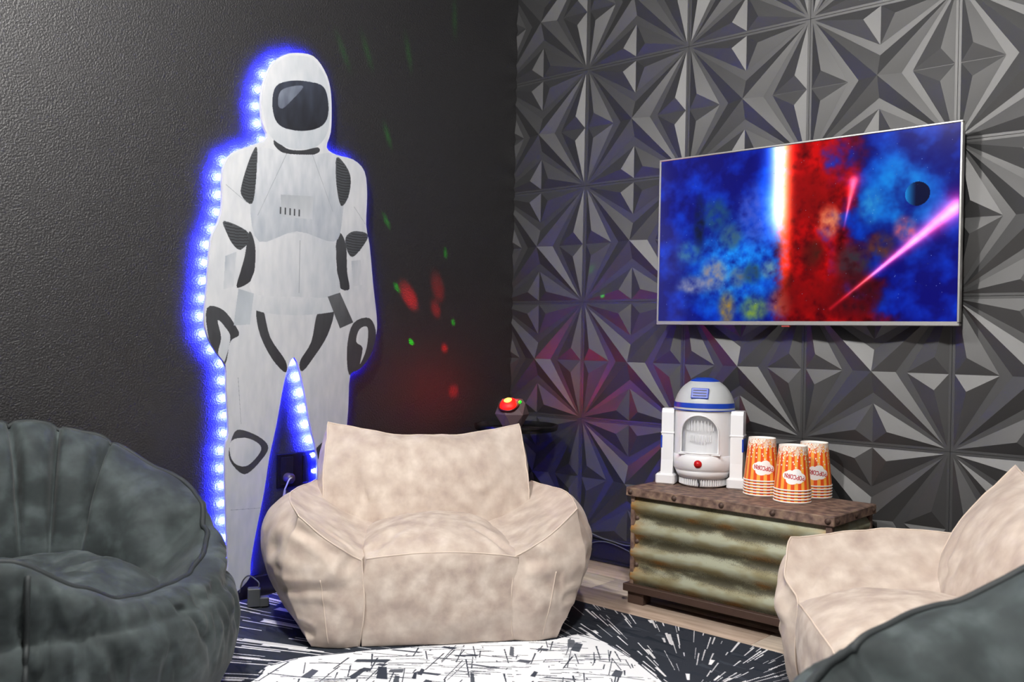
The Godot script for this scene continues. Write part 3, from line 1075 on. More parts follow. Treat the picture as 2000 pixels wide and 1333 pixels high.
func build_side_table() -> void:
	var o := thing("side_table", "round black tray table in the corner behind the tan bean bag", "side table", Vector3(0.262, 0, 0.251), 0.0)
	var st := new_st()
	lathe(st, [Vector2(0, 0.548), Vector2(0.166, 0.548), Vector2(0.173, 0.552), Vector2(0.177, 0.571), Vector2(0.176, 0.573), Vector2(0.173, 0.573), Vector2(0.171, 0.571), Vector2(0.166, 0.556), Vector2(0.158, 0.552), Vector2(0, 0.552)], 64)
	obj("tray_top", st, mat(c8(16, 16, 18), 0.22), o)
	st = new_st()
	lathe(st, [Vector2(0, 0.012), Vector2(0.02, 0.012), Vector2(0.012, 0.03), Vector2(0.011, 0.03), Vector2(0.011, 0.53), Vector2(0.03, 0.548), Vector2(0, 0.548)], 24)
	obj("stem", st, M.black_plastic, o)
	st = new_st()
	lathe(st, [Vector2(0, 0), Vector2(0.12, 0), Vector2(0.12, 0), Vector2(0.12, 0.008), Vector2(0.114, 0.012), Vector2(0, 0.014)], 48)
	obj("base", st, M.black_plastic, o)
	# the party light on the tray
	var p := thing("party_light", "faceted black party light with a glowing red lens on the tray table", "party light", Vector3(0.247, 0.5525, 0.262), deg_to_rad(20.0))
	p.scale = Vector3.ONE * 1.25
	st = new_st()
	var rings := [[0.03, 0.0, 0.0], [0.058, 0.05, 0.5], [0.047, 0.088, 0.0], [0.034, 0.1, 0.5]]
	for i in rings.size() - 1:
		for k in 6:
			var v := []
			for c in [[i, k], [i, k + 1], [i + 1, k], [i + 1, k + 1]]:
				var a: float = TAU * (c[1] + rings[c[0]][2]) / 6.0
				v.append(Vector3(cos(a) * rings[c[0]][0], rings[c[0]][1], sin(a) * rings[c[0]][0]))
			var mid := Vector3(0, 0.05, 0)
			if rings[i][2] < rings[i + 1][2]:
				tri_out(st, v[0], v[1], v[2], mid)
				tri_out(st, v[1], v[2], v[3], mid)
			else:
				tri_out(st, v[0], v[1], v[3], mid)
				tri_out(st, v[0], v[2], v[3], mid)
	for k in range(1, 5):
		for e in [0, 3]:
			var q := []
			for n in [0, k, k + 1]:
				var a: float = TAU * (n + rings[e][2]) / 6.0
				q.append(Vector3(cos(a) * rings[e][0], rings[e][1], sin(a) * rings[e][0]))
			tri_out(st, q[0], q[1], q[2], Vector3(0, 0.05, 0))
	obj("housing", st, mat(c8(104, 86, 90), 0.5), p)
	var tilt := Transform3D(Basis(Vector3.RIGHT, 0.55) * Basis.IDENTITY, Vector3(0, 0.077, 0.026))
	st = new_st()
	lathe(st, [Vector2(0.036, 0.0), Vector2(0.037, 0.006), Vector2(0.033, 0.009), Vector2(0.031, 0.006)], 32, tilt)
	obj("lens_ring", st, mat(c8(50, 20, 20), 0.3), p)
	st = new_st()
	var dome := []
	for k in 9:
		dome.append(Vector2(0.031 * cos(k / 8.0 * PI / 2.0), 0.005 + 0.02 * sin(k / 8.0 * PI / 2.0)))
	lathe(st, dome, 32, tilt)
	obj("lens", st, glow(Color(1.0, 0.08, 0.04), 1.6), p)
	st = new_st()
	lathe(st, [Vector2(0.0, 0.0245), Vector2(0.012, 0.0235), Vector2(0.014, 0.0255), Vector2(0.0, 0.0285)], 20, tilt)
	obj("bulb", st, glow(Color(1.0, 0.75, 0.35), 2.2), p)
	st = new_st()
	lathe(st, [Vector2(0, -0.006), Vector2(0.006, 0.0), Vector2(0, 0.006)], 12, Transform3D(Basis.IDENTITY, Vector3(0.036, 0.093, 0.02)))
	obj("laser_window", st, glow(Color(0.05, 1.0, 0.1), 3.0), p)
	var at := p.position + Vector3(0.025, 0.146, 0.056)
	var l := OmniLight3D.new()
	l.name = "party_lamp"
	l.light_color = Color(1.0, 0.03, 0.05)
	l.light_energy = 0.045
	l.light_size = 0.02
	l.omni_range = 6.0
	l.omni_attenuation = 2.0
	l.shadow_enabled = true
	add_child(l)
	l.position = at
	# red beams and green laser dots thrown on the two walls: (target, half angle in degrees, energy)
	for b in [[Vector3(0, 1.095, 0.628), 4.0, 4.0], [Vector3(0, 1.14, 0.47), 4.5, 1.6], [Vector3(0, 1.05, 0.48), 3.5, 1.4], [Vector3(0, 0.886, 0.425), 3.0, 1.0], [Vector3(0, 0.70, 0.365), 7.0, 0.25]]:
		beam(at + Vector3(0.02, 0.01, 0.0), b[0], b[1], b[2], Color(1.0, 0.05, 0.08), 1.0)
	for v in [Vector3(0, 2.012, 0.987), Vector3(0, 2.04, 0.872), Vector3(0, 2.084, 0.659), Vector3(0, 2.296, 0.403), Vector3(0, 1.731, 0.76), Vector3(0, 1.391, 0.757), Vector3(0, 1.129, 0.697), Vector3(0, 0.91, 0.614), Vector3(0, 0.997, 0.377), Vector3(0, 1.289, 0.43)]:
		beam(at + Vector3(0.025, 0.0, 0.0), v, 0.3, 12.0, Color(0.05, 1.0, 0.08), 0.3)
	for v in [Vector3(0.458, 1.232, 0.01), Vector3(0.515, 1.12, 0.01)]:
		beam(at + Vector3(0.025, 0.0, 0.0), v, 0.3, 3.0, Color(0.05, 1.0, 0.08), 0.3)


func beam(from: Vector3, to: Vector3, angle: float, energy: float, col: Color, edge: float) -> void:
	var l := SpotLight3D.new()
	l.name = "party_beam"
	l.light_color = col
	l.light_energy = energy
	l.spot_angle = angle
	l.spot_angle_attenuation = edge
	l.spot_range = 5.0
	l.light_size = 0.0
	l.shadow_enabled = true
	add_child(l, true)
	l.position = from
	l.look_at_from_position(from, to, Vector3.UP)


# ---- television ---------------------------------------------------------------------------------
func build_television() -> void:
	var o := thing("television", "silver-edged flat television with a blue and red picture on the faceted panel wall", "television", Vector3(1.40, 1.318, 0.0), 0.0)
	var w := 1.112
	var h := 0.642
	var st := new_st()
	box(st, Vector3(0, 0, 0.073), Vector3(w - 0.004, h - 0.004, 0.03), 0.004)
	box(st, Vector3(0, -0.08, 0.05), Vector3(w * 0.7, h * 0.55, 0.03), 0.012)
	obj("rear_housing", st, M.black_plastic, o)
	st = new_st()
	for b in [[0.0, h * 0.5 - 0.003, w, 0.006], [0.0, -h * 0.5 + 0.007, w, 0.014], [-w * 0.5 + 0.0035, 0.0, 0.007, h - 0.012], [w * 0.5 - 0.0035, 0.0, 0.007, h - 0.012]]:
		box(st, Vector3(b[0], b[1], 0.081), Vector3(b[2], b[3], 0.022), 0.0015)
	obj("bezel", st, M.silver, o)
	st = new_st()
	var pw := w - 0.016
	var ph := h - 0.021
	for c in [[0, 0], [1, 1], [1, 0], [0, 0], [0, 1], [1, 1]]:
		st.set_uv(Vector2(c[0], 1 - c[1]))
		st.add_vertex(Vector3((c[0] - 0.5) * pw, (c[1] - 0.5) * ph + 0.0035, 0.0893))
	var m := mat(Color.BLACK, 0.12)
	m.emission_enabled = true
	m.emission = Color.BLACK
	m.emission_texture = picture()
	m.emission_energy_multiplier = 1.1
	obj("screen", st, m, o)
	st = new_st()
	box(st, Vector3(-0.02, -h * 0.5 - 0.003, 0.083), Vector3(0.03, 0.007, 0.012), 0.001)
	obj("sensor", st, mat(c8(150, 60, 55), 0.4), o)
	st = new_st()
	box(st, Vector3(0, 0.0, 0.0345), Vector3(0.4, 0.2, 0.018), 0.002)
	obj("wall_bracket", st, M.black_plastic, o)


# an abstract picture: blue cloud on the left, red cloud right of the middle, a white flare between them, stars and two comets
func picture() -> ImageTexture:
	var W := 640
	var H := 360
	var im := Image.create(W, H, false, Image.FORMAT_RGB8)
	var f := noise(0.012, 5, 4)
	var f2 := noise(0.035, 8, 3)
	var r := RandomNumberGenerator.new()
	r.seed = 12
	var blobs := []
	for b in [[0.22, 0.36, 0.05, 0.09, 30, 70, 110], [0.37, 0.38, 0.06, 0.16, 60, 80, 190], [0.28, 0.5, 0.04, 0.07, 60, 90, 110], [0.12, 0.58, 0.05, 0.06, 60, 110, 150], [0.22, 0.72, 0.045, 0.09, 150, 130, 130], [0.31, 0.74, 0.03, 0.06, 90, 100, 120], [0.36, 0.72, 0.03, 0.06, 40, 60, 80],
		[0.42, 0.7, 0.025, 0.05, 110, 140, 150], [0.14, 0.78, 0.06, 0.05, 130, 130, 160], [0.27, 0.92, 0.03, 0.09, 150, 120, 60], [0.37, 0.93, 0.045, 0.07, 110, 140, 70], [0.46, 0.9, 0.04, 0.07, 170, 90, 70], [0.55, 0.3, 0.08, 0.14, 130, 10, 12], [0.62, 0.45, 0.035, 0.08, 220, 130, 90], [0.57, 0.62, 0.035, 0.08, 70, 25, 20],
		[0.7, 0.68, 0.055, 0.1, 50, 45, 55], [0.7, 0.86, 0.09, 0.12, 45, 12, 22], [0.56, 0.85, 0.1, 0.12, 110, 8, 12], [0.78, 0.6, 0.04, 0.07, 90, 50, 40], [0.85, 0.52, 0.03, 0.06, 190, 90, 110], [0.75, 0.38, 0.035, 0.09, 40, 130, 200], [0.16, 0.4, 0.02, 0.15, 12, 20, 50]]:
		blobs.append([Vector2(b[0], b[1]), Vector2(b[2], b[3]), Color8(b[4], b[5], b[6])])
	for y in H:
		for x in W:
			var u := (x + 0.5) / W
			var v := (y + 0.5) / H
			var n := f.get_noise_2d(x, y)
			var n2 := f2.get_noise_2d(x, y)
			var deep := Color(0.03, 0.03, 0.42).lerp(Color(0.03, 0.2, 0.75), clampf(0.25 + n * 1.2, 0.0, 1.0))
			# cyan glow in the lower left, bright clouds in the upper right
			var g := exp(-pow((u - 0.3) / 0.17, 2.0) - pow((v - 0.68) / 0.26, 2.0))
			deep = deep.lerp(Color(0.1, 0.55, 0.95), clampf(g * (0.75 + n2 * 0.7), 0.0, 1.0))
			g = exp(-pow((u - 0.84) / 0.12, 2.0) - pow((v - 0.33) / 0.24, 2.0))
			deep = deep.lerp(Color(0.08, 0.5, 0.85), clampf(g * (0.7 + n), 0.0, 1.0))
			# red cloud
			var red := clampf(smoothstep(0.43 + n2 * 0.03, 0.49 + n2 * 0.03, u) * (1.0 - smoothstep(0.6, 0.74, u + n * 0.12 - 0.12 * smoothstep(0.5, 1.0, v))), 0.0, 1.0)
			var c := deep.lerp(Color(0.78, 0.04, 0.05).lerp(Color(0.25, 0.01, 0.04), clampf(0.35 - n2 * 0.5 - n * 0.8 + 0.4 * v - 0.2, 0.0, 1.0)), red)
			for b in blobs:
				var d: Vector2 = (Vector2(u, v) - b[0]) / b[1]
				var q := d.length_squared()
				if q < 4.0:
					c = c.lerp(b[2], 0.85 * exp(-q * q * 0.8) * (0.8 + n2 * 0.7))
			# pale flare between the clouds
			var e := exp(-pow((u - 0.452) / 0.028, 2.0)) * (1.0 - smoothstep(0.35, 0.62, v))
			c += Color(1.0, 0.85, 0.65) * e * 1.1
			c += Color(0.1, 0.5, 1.0) * exp(-pow((u - 0.425) / 0.035, 2.0)) * (1.0 - smoothstep(0.3, 0.7, v)) * 0.6
			c += Color(1.0, 0.45, 0.15) * exp(-pow((u - 0.475) / 0.02, 2.0)) * (1.0 - smoothstep(0.6, 0.95, v)) * 0.5
			# two comets with soft tails
			for k in [[0.63, 0.93, 0.995, 0.42, 0.017, 0.9], [0.667, 0.5, 0.695, 0.24, 0.012, 0.6]]:
				var a := Vector2(k[0] * 1.75, k[1])
				var b := Vector2(k[2] * 1.75, k[3])
				var p := Vector2(u * 1.75, v)
				var t := clampf((p - a).dot(b - a) / (b - a).length_squared(), 0.0, 1.0)
				var d: float = p.distance_to(a.lerp(b, t)) / (k[4] * (0.25 + 1.5 * t * t))
				c += Color(1.0, 0.12, 0.22) * exp(-d * d * 0.16) * 0.8 * k[5] * (0.35 + 0.65 * t)
				c += Color(0.9, 0.6, 0.6) * exp(-d * d * 0.9) * k[5] * smoothstep(0.0, 0.5, t) 
			# a small dark planet lit from the left
			var pd := Vector2((u - 0.885) * 1.75, v - 0.34)
			if pd.length() < 0.062:
				c = Color(0.02, 0.05, 0.2).lerp(Color(0.1, 0.5, 0.8), clampf(-pd.x / 0.062 * 1.2 - 0.1, 0.0, 1.0))
			im.set_pixel(x, y, c.clamp())
	for k in 150:
		var s := 0.4 + 0.6 * r.randf()
		im.set_pixel(r.randi() % W, r.randi() % H, Color(s * 0.7, s * 0.8, s))
	return ImageTexture.create_from_image(im)


# ---- trunk --------------------------------------------------------------------------------------
func dome_bolt(st: SurfaceTool, at: Vector3, turn: Basis, r := 0.0075) -> void:
	lathe(st, [Vector2(r * 1.35, 0), Vector2(r * 1.3, 0.0015), Vector2(r, 0.002), Vector2(r * 0.9, 0.0045), Vector2(r * 0.5, 0.0062), Vector2(0, 0.0066)], 16, Transform3D(turn, at))


func build_trunk() -> void:
	var o := thing("storage_trunk", "rusty trunk with wavy corrugated metal sides and a bolted brown lid under the television", "trunk", Vector3(1.332, 0, 0.26), 0.0)
	var brown := tri_map(mat(Color.WHITE, 0.6, 0.25), 3.0)
	brown.albedo_texture = ramp_tex(512, 0.014, 61, 5, [c8(88, 70, 63), c8(116, 93, 82), c8(132, 107, 95), c8(152, 130, 108)], [0.2, 0.45, 0.6, 0.85])
	bump(brown, bump_tex(256, 0.06, 62, 3), 0.03)
	var dark := mat(c8(78, 60, 52), 0.55, 0.3)
	# weathered sheet: pale green with khaki, orange rust patches and dark speckle low on each wave
	var W := 720
	var H := 320
	var im := Image.create(W, H, false, Image.FORMAT_RGB8)
	var f := noise(0.012, 71, 3)
	var f2 := noise(0.03, 72, 3)
	var r := RandomNumberGenerator.new()
	r.seed = 3
	var blots := []
	for k in 15:
		blots.append(Vector3(r.randf() * W, 0, r.randf_range(25, 55)))
	for y in H:
		var yy := 0.385 - 0.325 * y / H
		var wave := fposmod((0.345 - yy) / 0.083, 1.0)   # 0 on a crest, 0.5 in a hollow
		for x in W:
			var n := f.get_noise_2d(x * 0.5, y * 1.6)
			var n2 := f2.get_noise_2d(x * 0.4, y * 2.0)
			var c := c8(158, 160, 138).lerp(c8(132, 124, 90), clampf(0.35 + n * 1.3, 0.0, 1.0))
			var band := int((0.345 - yy) / 0.083 + 5.35)
			var rust := 0.0
			for k in 3:
				var b: Vector3 = blots[(band * 3 + k) % 15]
				rust = maxf(rust, exp(-pow((x - b.x) / b.z, 2.0)) * exp(-pow((wave - 0.33) / 0.16, 2.0)))
			rust = maxf(rust, 0.75 * exp(-x / 26.0) + 0.6 * exp(-(W - x) / 22.0))
			c = c.lerp(c8(166, 112, 52), clampf(rust * (1.0 + n2), 0.0, 0.95))
			var dens := exp(-pow((wave - 0.47 - n * 0.12) / 0.17, 2.0)) * clampf(0.9 + n * 1.2, 0.2, 1.2) * smoothstep(0.0, 60.0, x)
			if r.randf() < dens * 0.8:
				c = c.lerp(c8(46, 44, 36), 0.6 + 0.4 * r.randf())
			c = c.lerp(c8(74, 71, 54), clampf(dens * 0.8, 0.0, 0.75))
			im.set_pixel(x, y, c)
	var sheet := mat(Color.WHITE, 0.5, 0.2)
	sheet.albedo_texture = ImageTexture.create_from_image(im)
	var y0 := 0.06
	var y1 := 0.386
	var zf := 0.152
	var xs := 0.362
	# front, back, right and left sheets
	for side in 4:
		var st := new_st(0)
		var half: float = xs if side < 2 else zf
		var nx := 6
		var ny := 96
		var turn := Basis(Vector3.UP, [0.0, PI, PI / 2.0, -PI / 2.0][side])
		var off: float = zf if side < 2 else xs
		for i in nx:
			for j in ny:
				for c in [[0, 0], [1, 1], [1, 0], [0, 0], [0, 1], [1, 1]]:
					var u := float(i + c[0]) / nx
					var v := float(j + c[1]) / ny
					var y := lerpf(y0, y1, v)
					st.set_uv(Vector2(u if side < 2 else u * 0.45 + 0.3, 1.0 - v))
					st.add_vertex(turn * Vector3((u * 2.0 - 1.0) * half, y, off + 0.0095 * cos((0.345 - y) / 0.083 * TAU)))
		obj("corrugated_sheet", st, sheet, o)
	var st := new_st()
	box(st, Vector3(0, 0.395, 0), Vector3(0.762, 0.032, 0.338), 0.003)
	var lid := obj("lid", st, brown, o)
	st = new_st()
	dome_bolt(st, Vector3.ZERO, Basis.IDENTITY)
	st.generate_normals()
	var bolt := st.commit()
	for k in 5:
		inst("bolt", bolt, dark, lid).transform = Transform3D(Basis(Vector3.RIGHT, PI / 2.0), Vector3(-0.362 + 0.181 * k, 0.395, 0.169))
	for k in 3:
		for s in [-1.0, 1.0]:
			inst("bolt", bolt, dark, lid).transform = Transform3D(Basis(Vector3.BACK, -s * PI / 2.0), Vector3(s * 0.381, 0.395, -0.14 + 0.14 * k))
	for sx in [-1.0, 1.0]:
		for sz in [-1.0, 1.0]:
			st = new_st()
			box(st, Vector3(sx * (xs - 0.003), 0.223, sz * (zf - 0.003)), Vector3(0.016, 0.32, 0.016), 0.002)
			if sx > 0.0:
				box(st, Vector3(sx * xs, 0.223, sz * zf), Vector3(0.02, 0.32, 0.02), 0.002)
			obj("corner_post", st, brown, o)
	for k in 3:
		for x in [-xs + 0.014, xs - 0.03]:
			inst("rivet", bolt, dark, o).transform = Transform3D(Basis(Vector3.RIGHT, PI / 2.0), Vector3(x, 0.3 - 0.083 * k, zf - 0.009))
	st = new_st()
	box(st, Vector3(0, 0.056, zf + 0.012), Vector3(0.765, 0.026, 0.022), 0.002)
	box(st, Vector3(0, 0.056, -zf - 0.012), Vector3(0.765, 0.026, 0.022), 0.002)
	for s in [-1.0, 1.0]:
		box(st, Vector3(s * (xs + 0.01), 0.056, 0), Vector3(0.022, 0.026, 0.3), 0.002)
	box(st, Vector3(0, 0.06, 0), Vector3(0.7, 0.01, 0.29), 0.001)
	obj("base_rail", st, dark, o)
	for sx in [-1.0, 1.0]:
		for sz in [-1.0, 1.0]:
			st = new_st()
			box(st, Vector3(sx * (xs - 0.026), 0.0215, sz * (zf - 0.014)), Vector3(0.066, 0.043, 0.05), 0.002)
			obj("foot", st, dark, o)


# ---- popcorn machine ------------------------------------------------------------------------------
func build_popcorn_machine() -> void:
	var o := thing("popcorn_machine", "white domed popcorn machine with blue trim and an arched clear window on the trunk", "popcorn machine", Vector3(1.115, 0.411, 0.178), deg_to_rad(20.4))
	var white := mat(c8(236, 237, 240), 0.35)
	var blue := mat(c8(22, 62, 170), 0.35)
	var grey := mat(c8(188, 192, 194), 0.4)
	var st := new_st()
	lathe(st, [Vector2(0, 0.003), Vector2(0.078, 0.003), Vector2(0.082, 0.006), Vector2(0.078, 0.03), Vector2(0.08, 0.032), Vector2(0.09, 0.034), Vector2(0.104, 0.062), Vector2(0.1, 0.064), Vector2(0, 0.064)], 64)
	obj("base", st, white, o)
	st = new_st()
	for k in 60:
		var a := TAU * k / 60.0
		box(st, Vector3(cos(a) * 0.083, 0.018, sin(a) * 0.083), Vector3(0.007, 0.022, 0.004), 0.001, Basis(Vector3.UP, -a))
	var fins := obj("vent_fins", st, white, o)
	fins.set_meta("label", "ring of small white cooling fins")
	# body wall with an arched opening in front (local +z)
	st = new_st(0)
	var R := 0.105
	var seg := 180
	var rows := 110
	var inside := func(a: float, y: float) -> bool:
		var x := R * sin(a)
		if cos(a) < 0.0:
			return false
		if y < 0.125:
			return false
		if y < 0.195:
			return absf(x) < 0.066
		return Vector2(x, y - 0.195).length() < 0.066
	for i in seg:
		for j in rows:
			var a0 := TAU * i / seg
			var a1 := TAU * (i + 1) / seg
			var b0 := 0.062 + 0.212 * j / rows
			var b1 := 0.062 + 0.212 * (j + 1) / rows
			if inside.call((a0 + a1) * 0.5, (b0 + b1) * 0.5):
				continue
			var v := [Vector3(R * sin(a0), b0, R * cos(a0)), Vector3(R * sin(a1), b0, R * cos(a1)), Vector3(R * sin(a1), b1, R * cos(a1)), Vector3(R * sin(a0), b1, R * cos(a0))]
			for k in [0, 2, 1, 0, 3, 2]:
				st.add_vertex(v[k])
	obj("body", st, white, o)
	st = new_st()
	lathe(st, [Vector2(R, 0.064), Vector2(R + 0.003, 0.066), Vector2(R + 0.003, 0.113), Vector2(R, 0.116)], 72)
	obj("lower_band", st, white, o)
	# shallow chamber seen through the window, with the ribbed popping basket
	st = new_st(0)
	for i in 40:
		var a0 := -0.95 + 1.9 * i / 40.0
		var a1 := a0 + 1.9 / 40.0
		for j in 2:
			var b0 := 0.12 + 0.075 * j
			var v := [Vector3(0.085 * sin(a0), b0, 0.075 * cos(a0)), Vector3(0.085 * sin(a1), b0, 0.075 * cos(a1)), Vector3(0.085 * sin(a1), b0 + 0.075, 0.075 * cos(a1)), Vector3(0.085 * sin(a0), b0 + 0.075, 0.075 * cos(a0))]
			for k in [0, 2, 1, 0, 3, 2]:
				st.add_vertex(v[k])
	var ch := obj("chamber", st, white, o)
	st = new_st()
	box(st, Vector3(0, 0.121, 0.06), Vector3(0.15, 0.004, 0.07), 0.001)
	obj("chamber_floor", st, white, ch)
	for e in [[0.222, 0.038, 0.03, 0.052], [0.176, 0.024, 0.018, 0.042]]:
		st = new_st()
		for k in 26:
			var a := TAU * k / 26.0
			box(st, Vector3(cos(a) * e[3], e[0], 0.052 + sin(a) * 0.036), Vector3(0.004, e[1], 0.004), 0.001, Basis(Vector3.UP, -a))
		obj("popping_basket", st, white, ch)
	st = new_st(0)
	for i in 40:
		var a0 := -0.66 + 1.32 * i / 40.0
		var a1 := a0 + 0.033
		var t0 := 0.195 + sqrt(maxf(0.0, 0.0043 - pow(R * sin(a0), 2.0)))
		var t1 := 0.195 + sqrt(maxf(0.0, 0.0043 - pow(R * sin(a1), 2.0)))
		var g := R - 0.002
		var v := [Vector3(g * sin(a0), 0.126, g * cos(a0)), Vector3(g * sin(a1), 0.126, g * cos(a1)), Vector3(g * sin(a1), t1, g * cos(a1)), Vector3(g * sin(a0), t0, g * cos(a0))]
		for k in [0, 2, 1, 0, 3, 2]:
			st.add_vertex(v[k])
	var glass := mat(Color(0.95, 0.97, 1.0, 0.14), 0.08)
	glass.transparency = BaseMaterial3D.TRANSPARENCY_ALPHA
	obj("window_pane", st, glass, o)
	var arch := []
	for p in [[-0.066, 0.125], [-0.066, 0.15], [-0.066, 0.175], [-0.066, 0.195]]:
		arch.append(Vector2(p[0], p[1]))
	for k in range(1, 24):
		var a := PI - PI * k / 24.0
		arch.append(Vector2(cos(a) * 0.066, 0.195 + sin(a) * 0.066))
	for p in [[0.066, 0.195], [0.066, 0.175], [0.066, 0.15], [0.066, 0.125], [0.04, 0.125], [0.0, 0.125], [-0.04, 0.125]]:
		arch.append(Vector2(p[0], p[1]))
	var ring := []
	for v in arch:
		ring.append(Vector3(v.x, v.y, sqrt(R * R - v.x * v.x)))
	st = new_st()
	tube(st, ring, 0.003, 8, true)
	obj("window_frame", st, white, o)
	# dome lid
	st = new_st()
	var prof := [Vector2(0.106, 0.272), Vector2(0.109, 0.276), Vector2(0.109, 0.28)]
	for k in range(1, 13):
		var a := k / 12.0 * 1.28
		prof.append(Vector2(0.1085 * cos(a), 0.28 + 0.112 * sin(a)))
	prof.append(Vector2(0.0, 0.389))
	lathe(st, prof, 72)
	var lid := obj("dome_lid", st, grey, o)
	st = new_st()
	lathe(st, [Vector2(0.1095, 0.275), Vector2(0.1105, 0.2755), Vector2(0.1105, 0.278), Vector2(0.1095, 0.279)], 72)
	obj("lid_seam", st, blue, lid)
	st = new_st()
	for k in 1:   # plain blue band round the foot of the dome
		for n in 72:
			var a := TAU * n / 72.0
			var w := TAU / 72.0
			var v := []
			for c in [[a, 0.286], [a + w, 0.286], [a + w, 0.303], [a, 0.303]]:
				var rr := 0.1085 * sqrt(maxf(0.0, 1.0 - pow((c[1] - 0.28) / 0.112, 2.0))) + 0.0012
				v.append(Vector3(sin(c[0]) * rr, c[1], cos(c[0]) * rr))
			quad_out(st, v[0], v[1], v[2], v[3], Vector3(0, 0.295, 0))
	obj("blue_band", st, blue, lid)
	st = new_st()
	lathe(st, [Vector2(0.052, 0.378), Vector2(0.05, 0.382), Vector2(0.03, 0.391), Vector2(0.0, 0.393)], 48)
	obj("top_cap", st, blue, lid)
	st = new_st()   # blue steam vent plate on the front of the lid
	var tilt := Basis(Vector3.RIGHT, -0.42)
	box(st, Vector3(0, 0.338, 0.0935), Vector3(0.062, 0.04, 0.008), 0.002, tilt)
	var plate := obj("vent_plate", st, blue, lid)
	st = new_st()
	for k in 3:
		box(st, Vector3(0, 0.338, 0.0935) + tilt * Vector3(0, -0.01 + 0.01 * k, 0.0042), Vector3(0.048, 0.003, 0.001), 0.0003, tilt)
	obj("vent_slot", st, M.cord, plate)
	# two plain pillars that carry the body
	for s in [-1.0, 1.0]:
		var out := PackedVector2Array([Vector2(-0.044, 0.0), Vector2(0.044, 0.0), Vector2(0.044, 0.02), Vector2(0.034, 0.09), Vector2(0.034, 0.262), Vector2(0.026, 0.276), Vector2(-0.026, 0.276), Vector2(-0.034, 0.262), Vector2(-0.034, 0.09), Vector2(-0.044, 0.02)])
		st = new_st()
		prism(st, out, -0.022, 0.022, Transform3D(Basis(Vector3.UP, PI / 2.0), Vector3(s * 0.124, 0, 0.01)))
		var pil := obj("side_pillar", st, white, o)
		st = new_st()
		box(st, Vector3(s * 0.128, 0.02, 0.014), Vector3(0.07, 0.04, 0.096), 0.006)
		obj("pillar_foot", st, white, pil)
		st = new_st()
		box(st, Vector3(s * 0.124, 0.188, 0.01), Vector3(0.049, 0.008, 0.072), 0.002)
		obj("pillar_ridge", st, white, pil)
		st = new_st()
		box(st, Vector3(s * 0.1457, 0.155, 0.012), Vector3(0.006, 0.046, 0.066), 0.001)
		obj("blue_strip", st, blue, pil)
	st = new_st()
	lathe(st, [Vector2(0.014, 0), Vector2(0.014, 0.003), Vector2(0.011, 0.004), Vector2(0.0105, 0.007), Vector2(0, 0.008)], 28, Transform3D(Basis(Vector3.RIGHT, PI / 2.0), Vector3(0.0, 0.088, R + 0.002)))
	obj("power_button", st, mat(c8(190, 22, 24), 0.3), o)
	st = new_st()
	tube(st, spline([Vector3(0.0, 0.02, 0.086), Vector3(0.0, 0.03, 0.094), Vector3(0.004, 0.018, 0.098), Vector3(0.002, 0.006, 0.09)], 6), 0.003, 8)
	obj("cord_stub", st, M.cord, o)


# ---- paper cups -----------------------------------------------------------------------------------
const LETTERS := {"P": ["11110", "10001", "10001", "11110", "10000", "10000", "10000"], "O": ["01110", "10001", "10001", "10001", "10001", "10001", "01110"], "C": ["01111", "10000", "10000", "10000", "10000", "10000", "01111"], "R": ["11110", "10001", "10001", "11110", "10100", "10010", "10001"], "N": ["10001", "11001", "11001", "10101", "10011", "10011", "10001"]}


func cup_print() -> ImageTexture:
	# the cup stands upside down: the first row of the picture is the cup's bottom
	var W := 1024
	var H := 400
	var im := Image.create(W, H, false, Image.FORMAT_RGB8)
	for k in 32:
		im.fill_rect(Rect2i(k * 32, 0, 32, H), c8(236, 84, 28) if k % 2 else c8(252, 178, 74))
	var r := RandomNumberGenerator.new()
	r.seed = 2
	for k in 1500:   # popcorn heaped at one end
		var y := absf(r.randfn(0.0, 0.42)) * 105.0
		var s := r.randf_range(5, 11)
		var c := Vector2(r.randf() * W, y - 6.0)
		var col: Color = [c8(252, 246, 236), c8(255, 252, 246), c8(246, 226, 200), c8(240, 214, 190), c8(226, 170, 140)][r.randi() % 5]
		if y > 110:
			continue
		var p := PackedVector2Array()
		for i in 8:
			p.append(c + Vector2(cos(i * TAU / 8.0), sin(i * TAU / 8.0)) * s * (1.0 if i % 2 else 0.7))
		fill_poly(im, p, col)
	for k in 60:
		var c := Vector2(r.randf() * W, r.randf_range(100, 210))
		var p := PackedVector2Array()
		for i in 8:
			p.append(c + Vector2(cos(i * TAU / 8.0), sin(i * TAU / 8.0)) * (9.0 if i % 2 else 6.0))
		fill_poly(im, p, c8(254, 248, 236))
	for b in 2:
		var cx := 160.0 + 512.0 * b
		var cy := 275.0
		for e in [[0, 0, 92, 58], [-62, 8, 52, 40], [62, -8, 54, 40], [-20, -34, 50, 38], [24, 36, 56, 36], [-40, 34, 40, 28], [44, -30, 38, 30]]:
			var p := PackedVector2Array()
			for i in 32:
				p.append(Vector2(cx + e[0] + e[2] * cos(i * TAU / 32.0), cy + e[1] + e[3] * sin(i * TAU / 32.0)))
			fill_poly(im, p, c8(254, 253, 252))
		var word := "POPCORN"
		for k in 7:
			for pass_ in 2:
				for gy in 7:
					for gx in 5:
						if LETTERS[word[k]][gy][gx] == "1":
							var x := int(cx - 98 + k * 28 + gx * 4.8)
							var y := int(cy + 18 - gy * 5.6 - (k - 3) * 4.0)
							if pass_ == 0:
								im.fill_rect(Rect2i(x - 1, y - 1, 7, 8), c8(150, 30, 40))
							else:
								im.fill_rect(Rect2i(x, y + 1, 4, 4), c8(226, 70, 70))
	return ImageTexture.create_from_image(im)


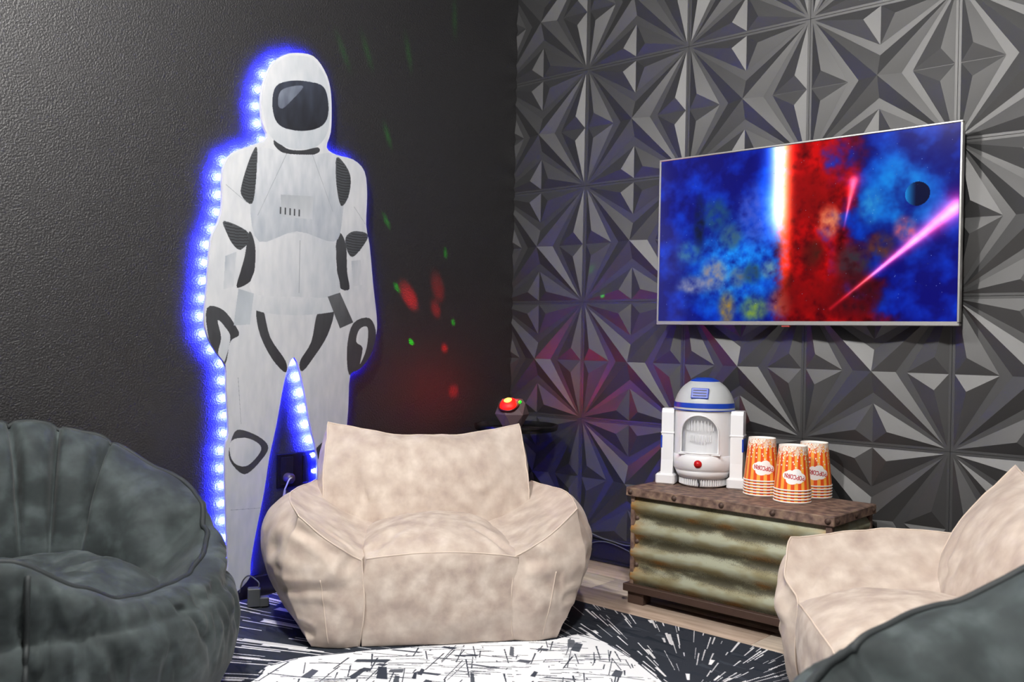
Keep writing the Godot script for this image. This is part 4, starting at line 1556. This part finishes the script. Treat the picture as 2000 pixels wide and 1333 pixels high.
func build_cups() -> void:
	var paper := mat(c8(246, 240, 234), 0.6)
	var printed := mat(Color.WHITE, 0.45)
	printed.albedo_texture = cup_print()
	var first: Node3D = null
	var where := [[Vector3(1.357, 0.411, 0.2), 6, "left", 0.0], [Vector3(1.494, 0.411, 0.25), 5, "front", -0.04], [Vector3(1.5, 0.411, 0.1), 5, "rear", 0.03]]
	var nth := ["outermost, printed side showing", "second from outside, rim showing", "third from outside, rim showing", "fourth from outside, rim showing", "fifth from outside, rim showing", "innermost, rim on the lid"]
	for s in where:
		for k in s[1]:
			var c: Node3D
			var place: String = nth[k] if k < s[1] - 1 else "innermost, rim on the lid"
			var text := "upturned striped popcorn cup in the %s stack, %s" % [s[2], place]
			var at: Vector3 = s[0] + Vector3(0, 0.0098 * (s[1] - 1 - k), 0)
			if first == null:
				first = thing("popcorn_cup", text, "paper cup", at, s[3], "upturned popcorn cups in three stacks")
				var st := new_st()
				lathe(st, [Vector2(0.0595, 0.004), Vector2(0.0455, 0.145)], 64)
				obj("printed_wall", st, printed, first)
				st = new_st()
				lathe(st, [Vector2(0.0592, 0.0055), Vector2(0.0612, 0.0052), Vector2(0.0622, 0.003), Vector2(0.0612, 0.0008), Vector2(0.0596, 0.0005), Vector2(0.0588, 0.003)], 64)
				obj("rolled_rim", st, paper, first)
				st = new_st()
				lathe(st, [Vector2(0.0455, 0.145), Vector2(0.0452, 0.1465), Vector2(0.0446, 0.145), Vector2(0.0443, 0.1405), Vector2(0.0443, 0.1405), Vector2(0.0, 0.1405)], 64)
				obj("cup_base", st, paper, first)
				c = first
			else:
				c = first.duplicate()
				c.name = "popcorn_cup"
				add_child(c, true)
				c.position = at
				c.rotation.y = s[3]
				c.set_meta("label", text)


# ---- cables along the foot of the panelled wall ----------------------------------------------------
func build_cables() -> void:
	var st := new_st()
	tube(st, spline([Vector3(0.3, 0.19, 0.012), Vector3(0.42, 0.135, 0.014), Vector3(0.52, 0.108, 0.016), Vector3(0.6, 0.098, 0.016), Vector3(0.7, 0.097, 0.016), Vector3(0.86, 0.16, 0.016), Vector3(0.95, 0.26, 0.018), Vector3(1.0, 0.33, 0.03)], 8), 0.003, 8)
	var o := obj("mains_cable", st, M.grey_plastic)
	tag(o, "grey cable running along the foot of the faceted wall to the trunk", "cable")
	st = new_st()
	tube(st, spline([Vector3(0.3, 0.004, 0.05), Vector3(0.4, 0.03, 0.024), Vector3(0.47, 0.064, 0.014), Vector3(0.53, 0.086, 0.014), Vector3(0.6, 0.088, 0.016), Vector3(0.72, 0.06, 0.016), Vector3(0.9, 0.004, 0.03)], 8), 0.0022, 8)
	o = obj("thin_cable", st, M.grey_plastic)
	tag(o, "thin grey cable looping over the black baseboard beside the bean bag", "cable")
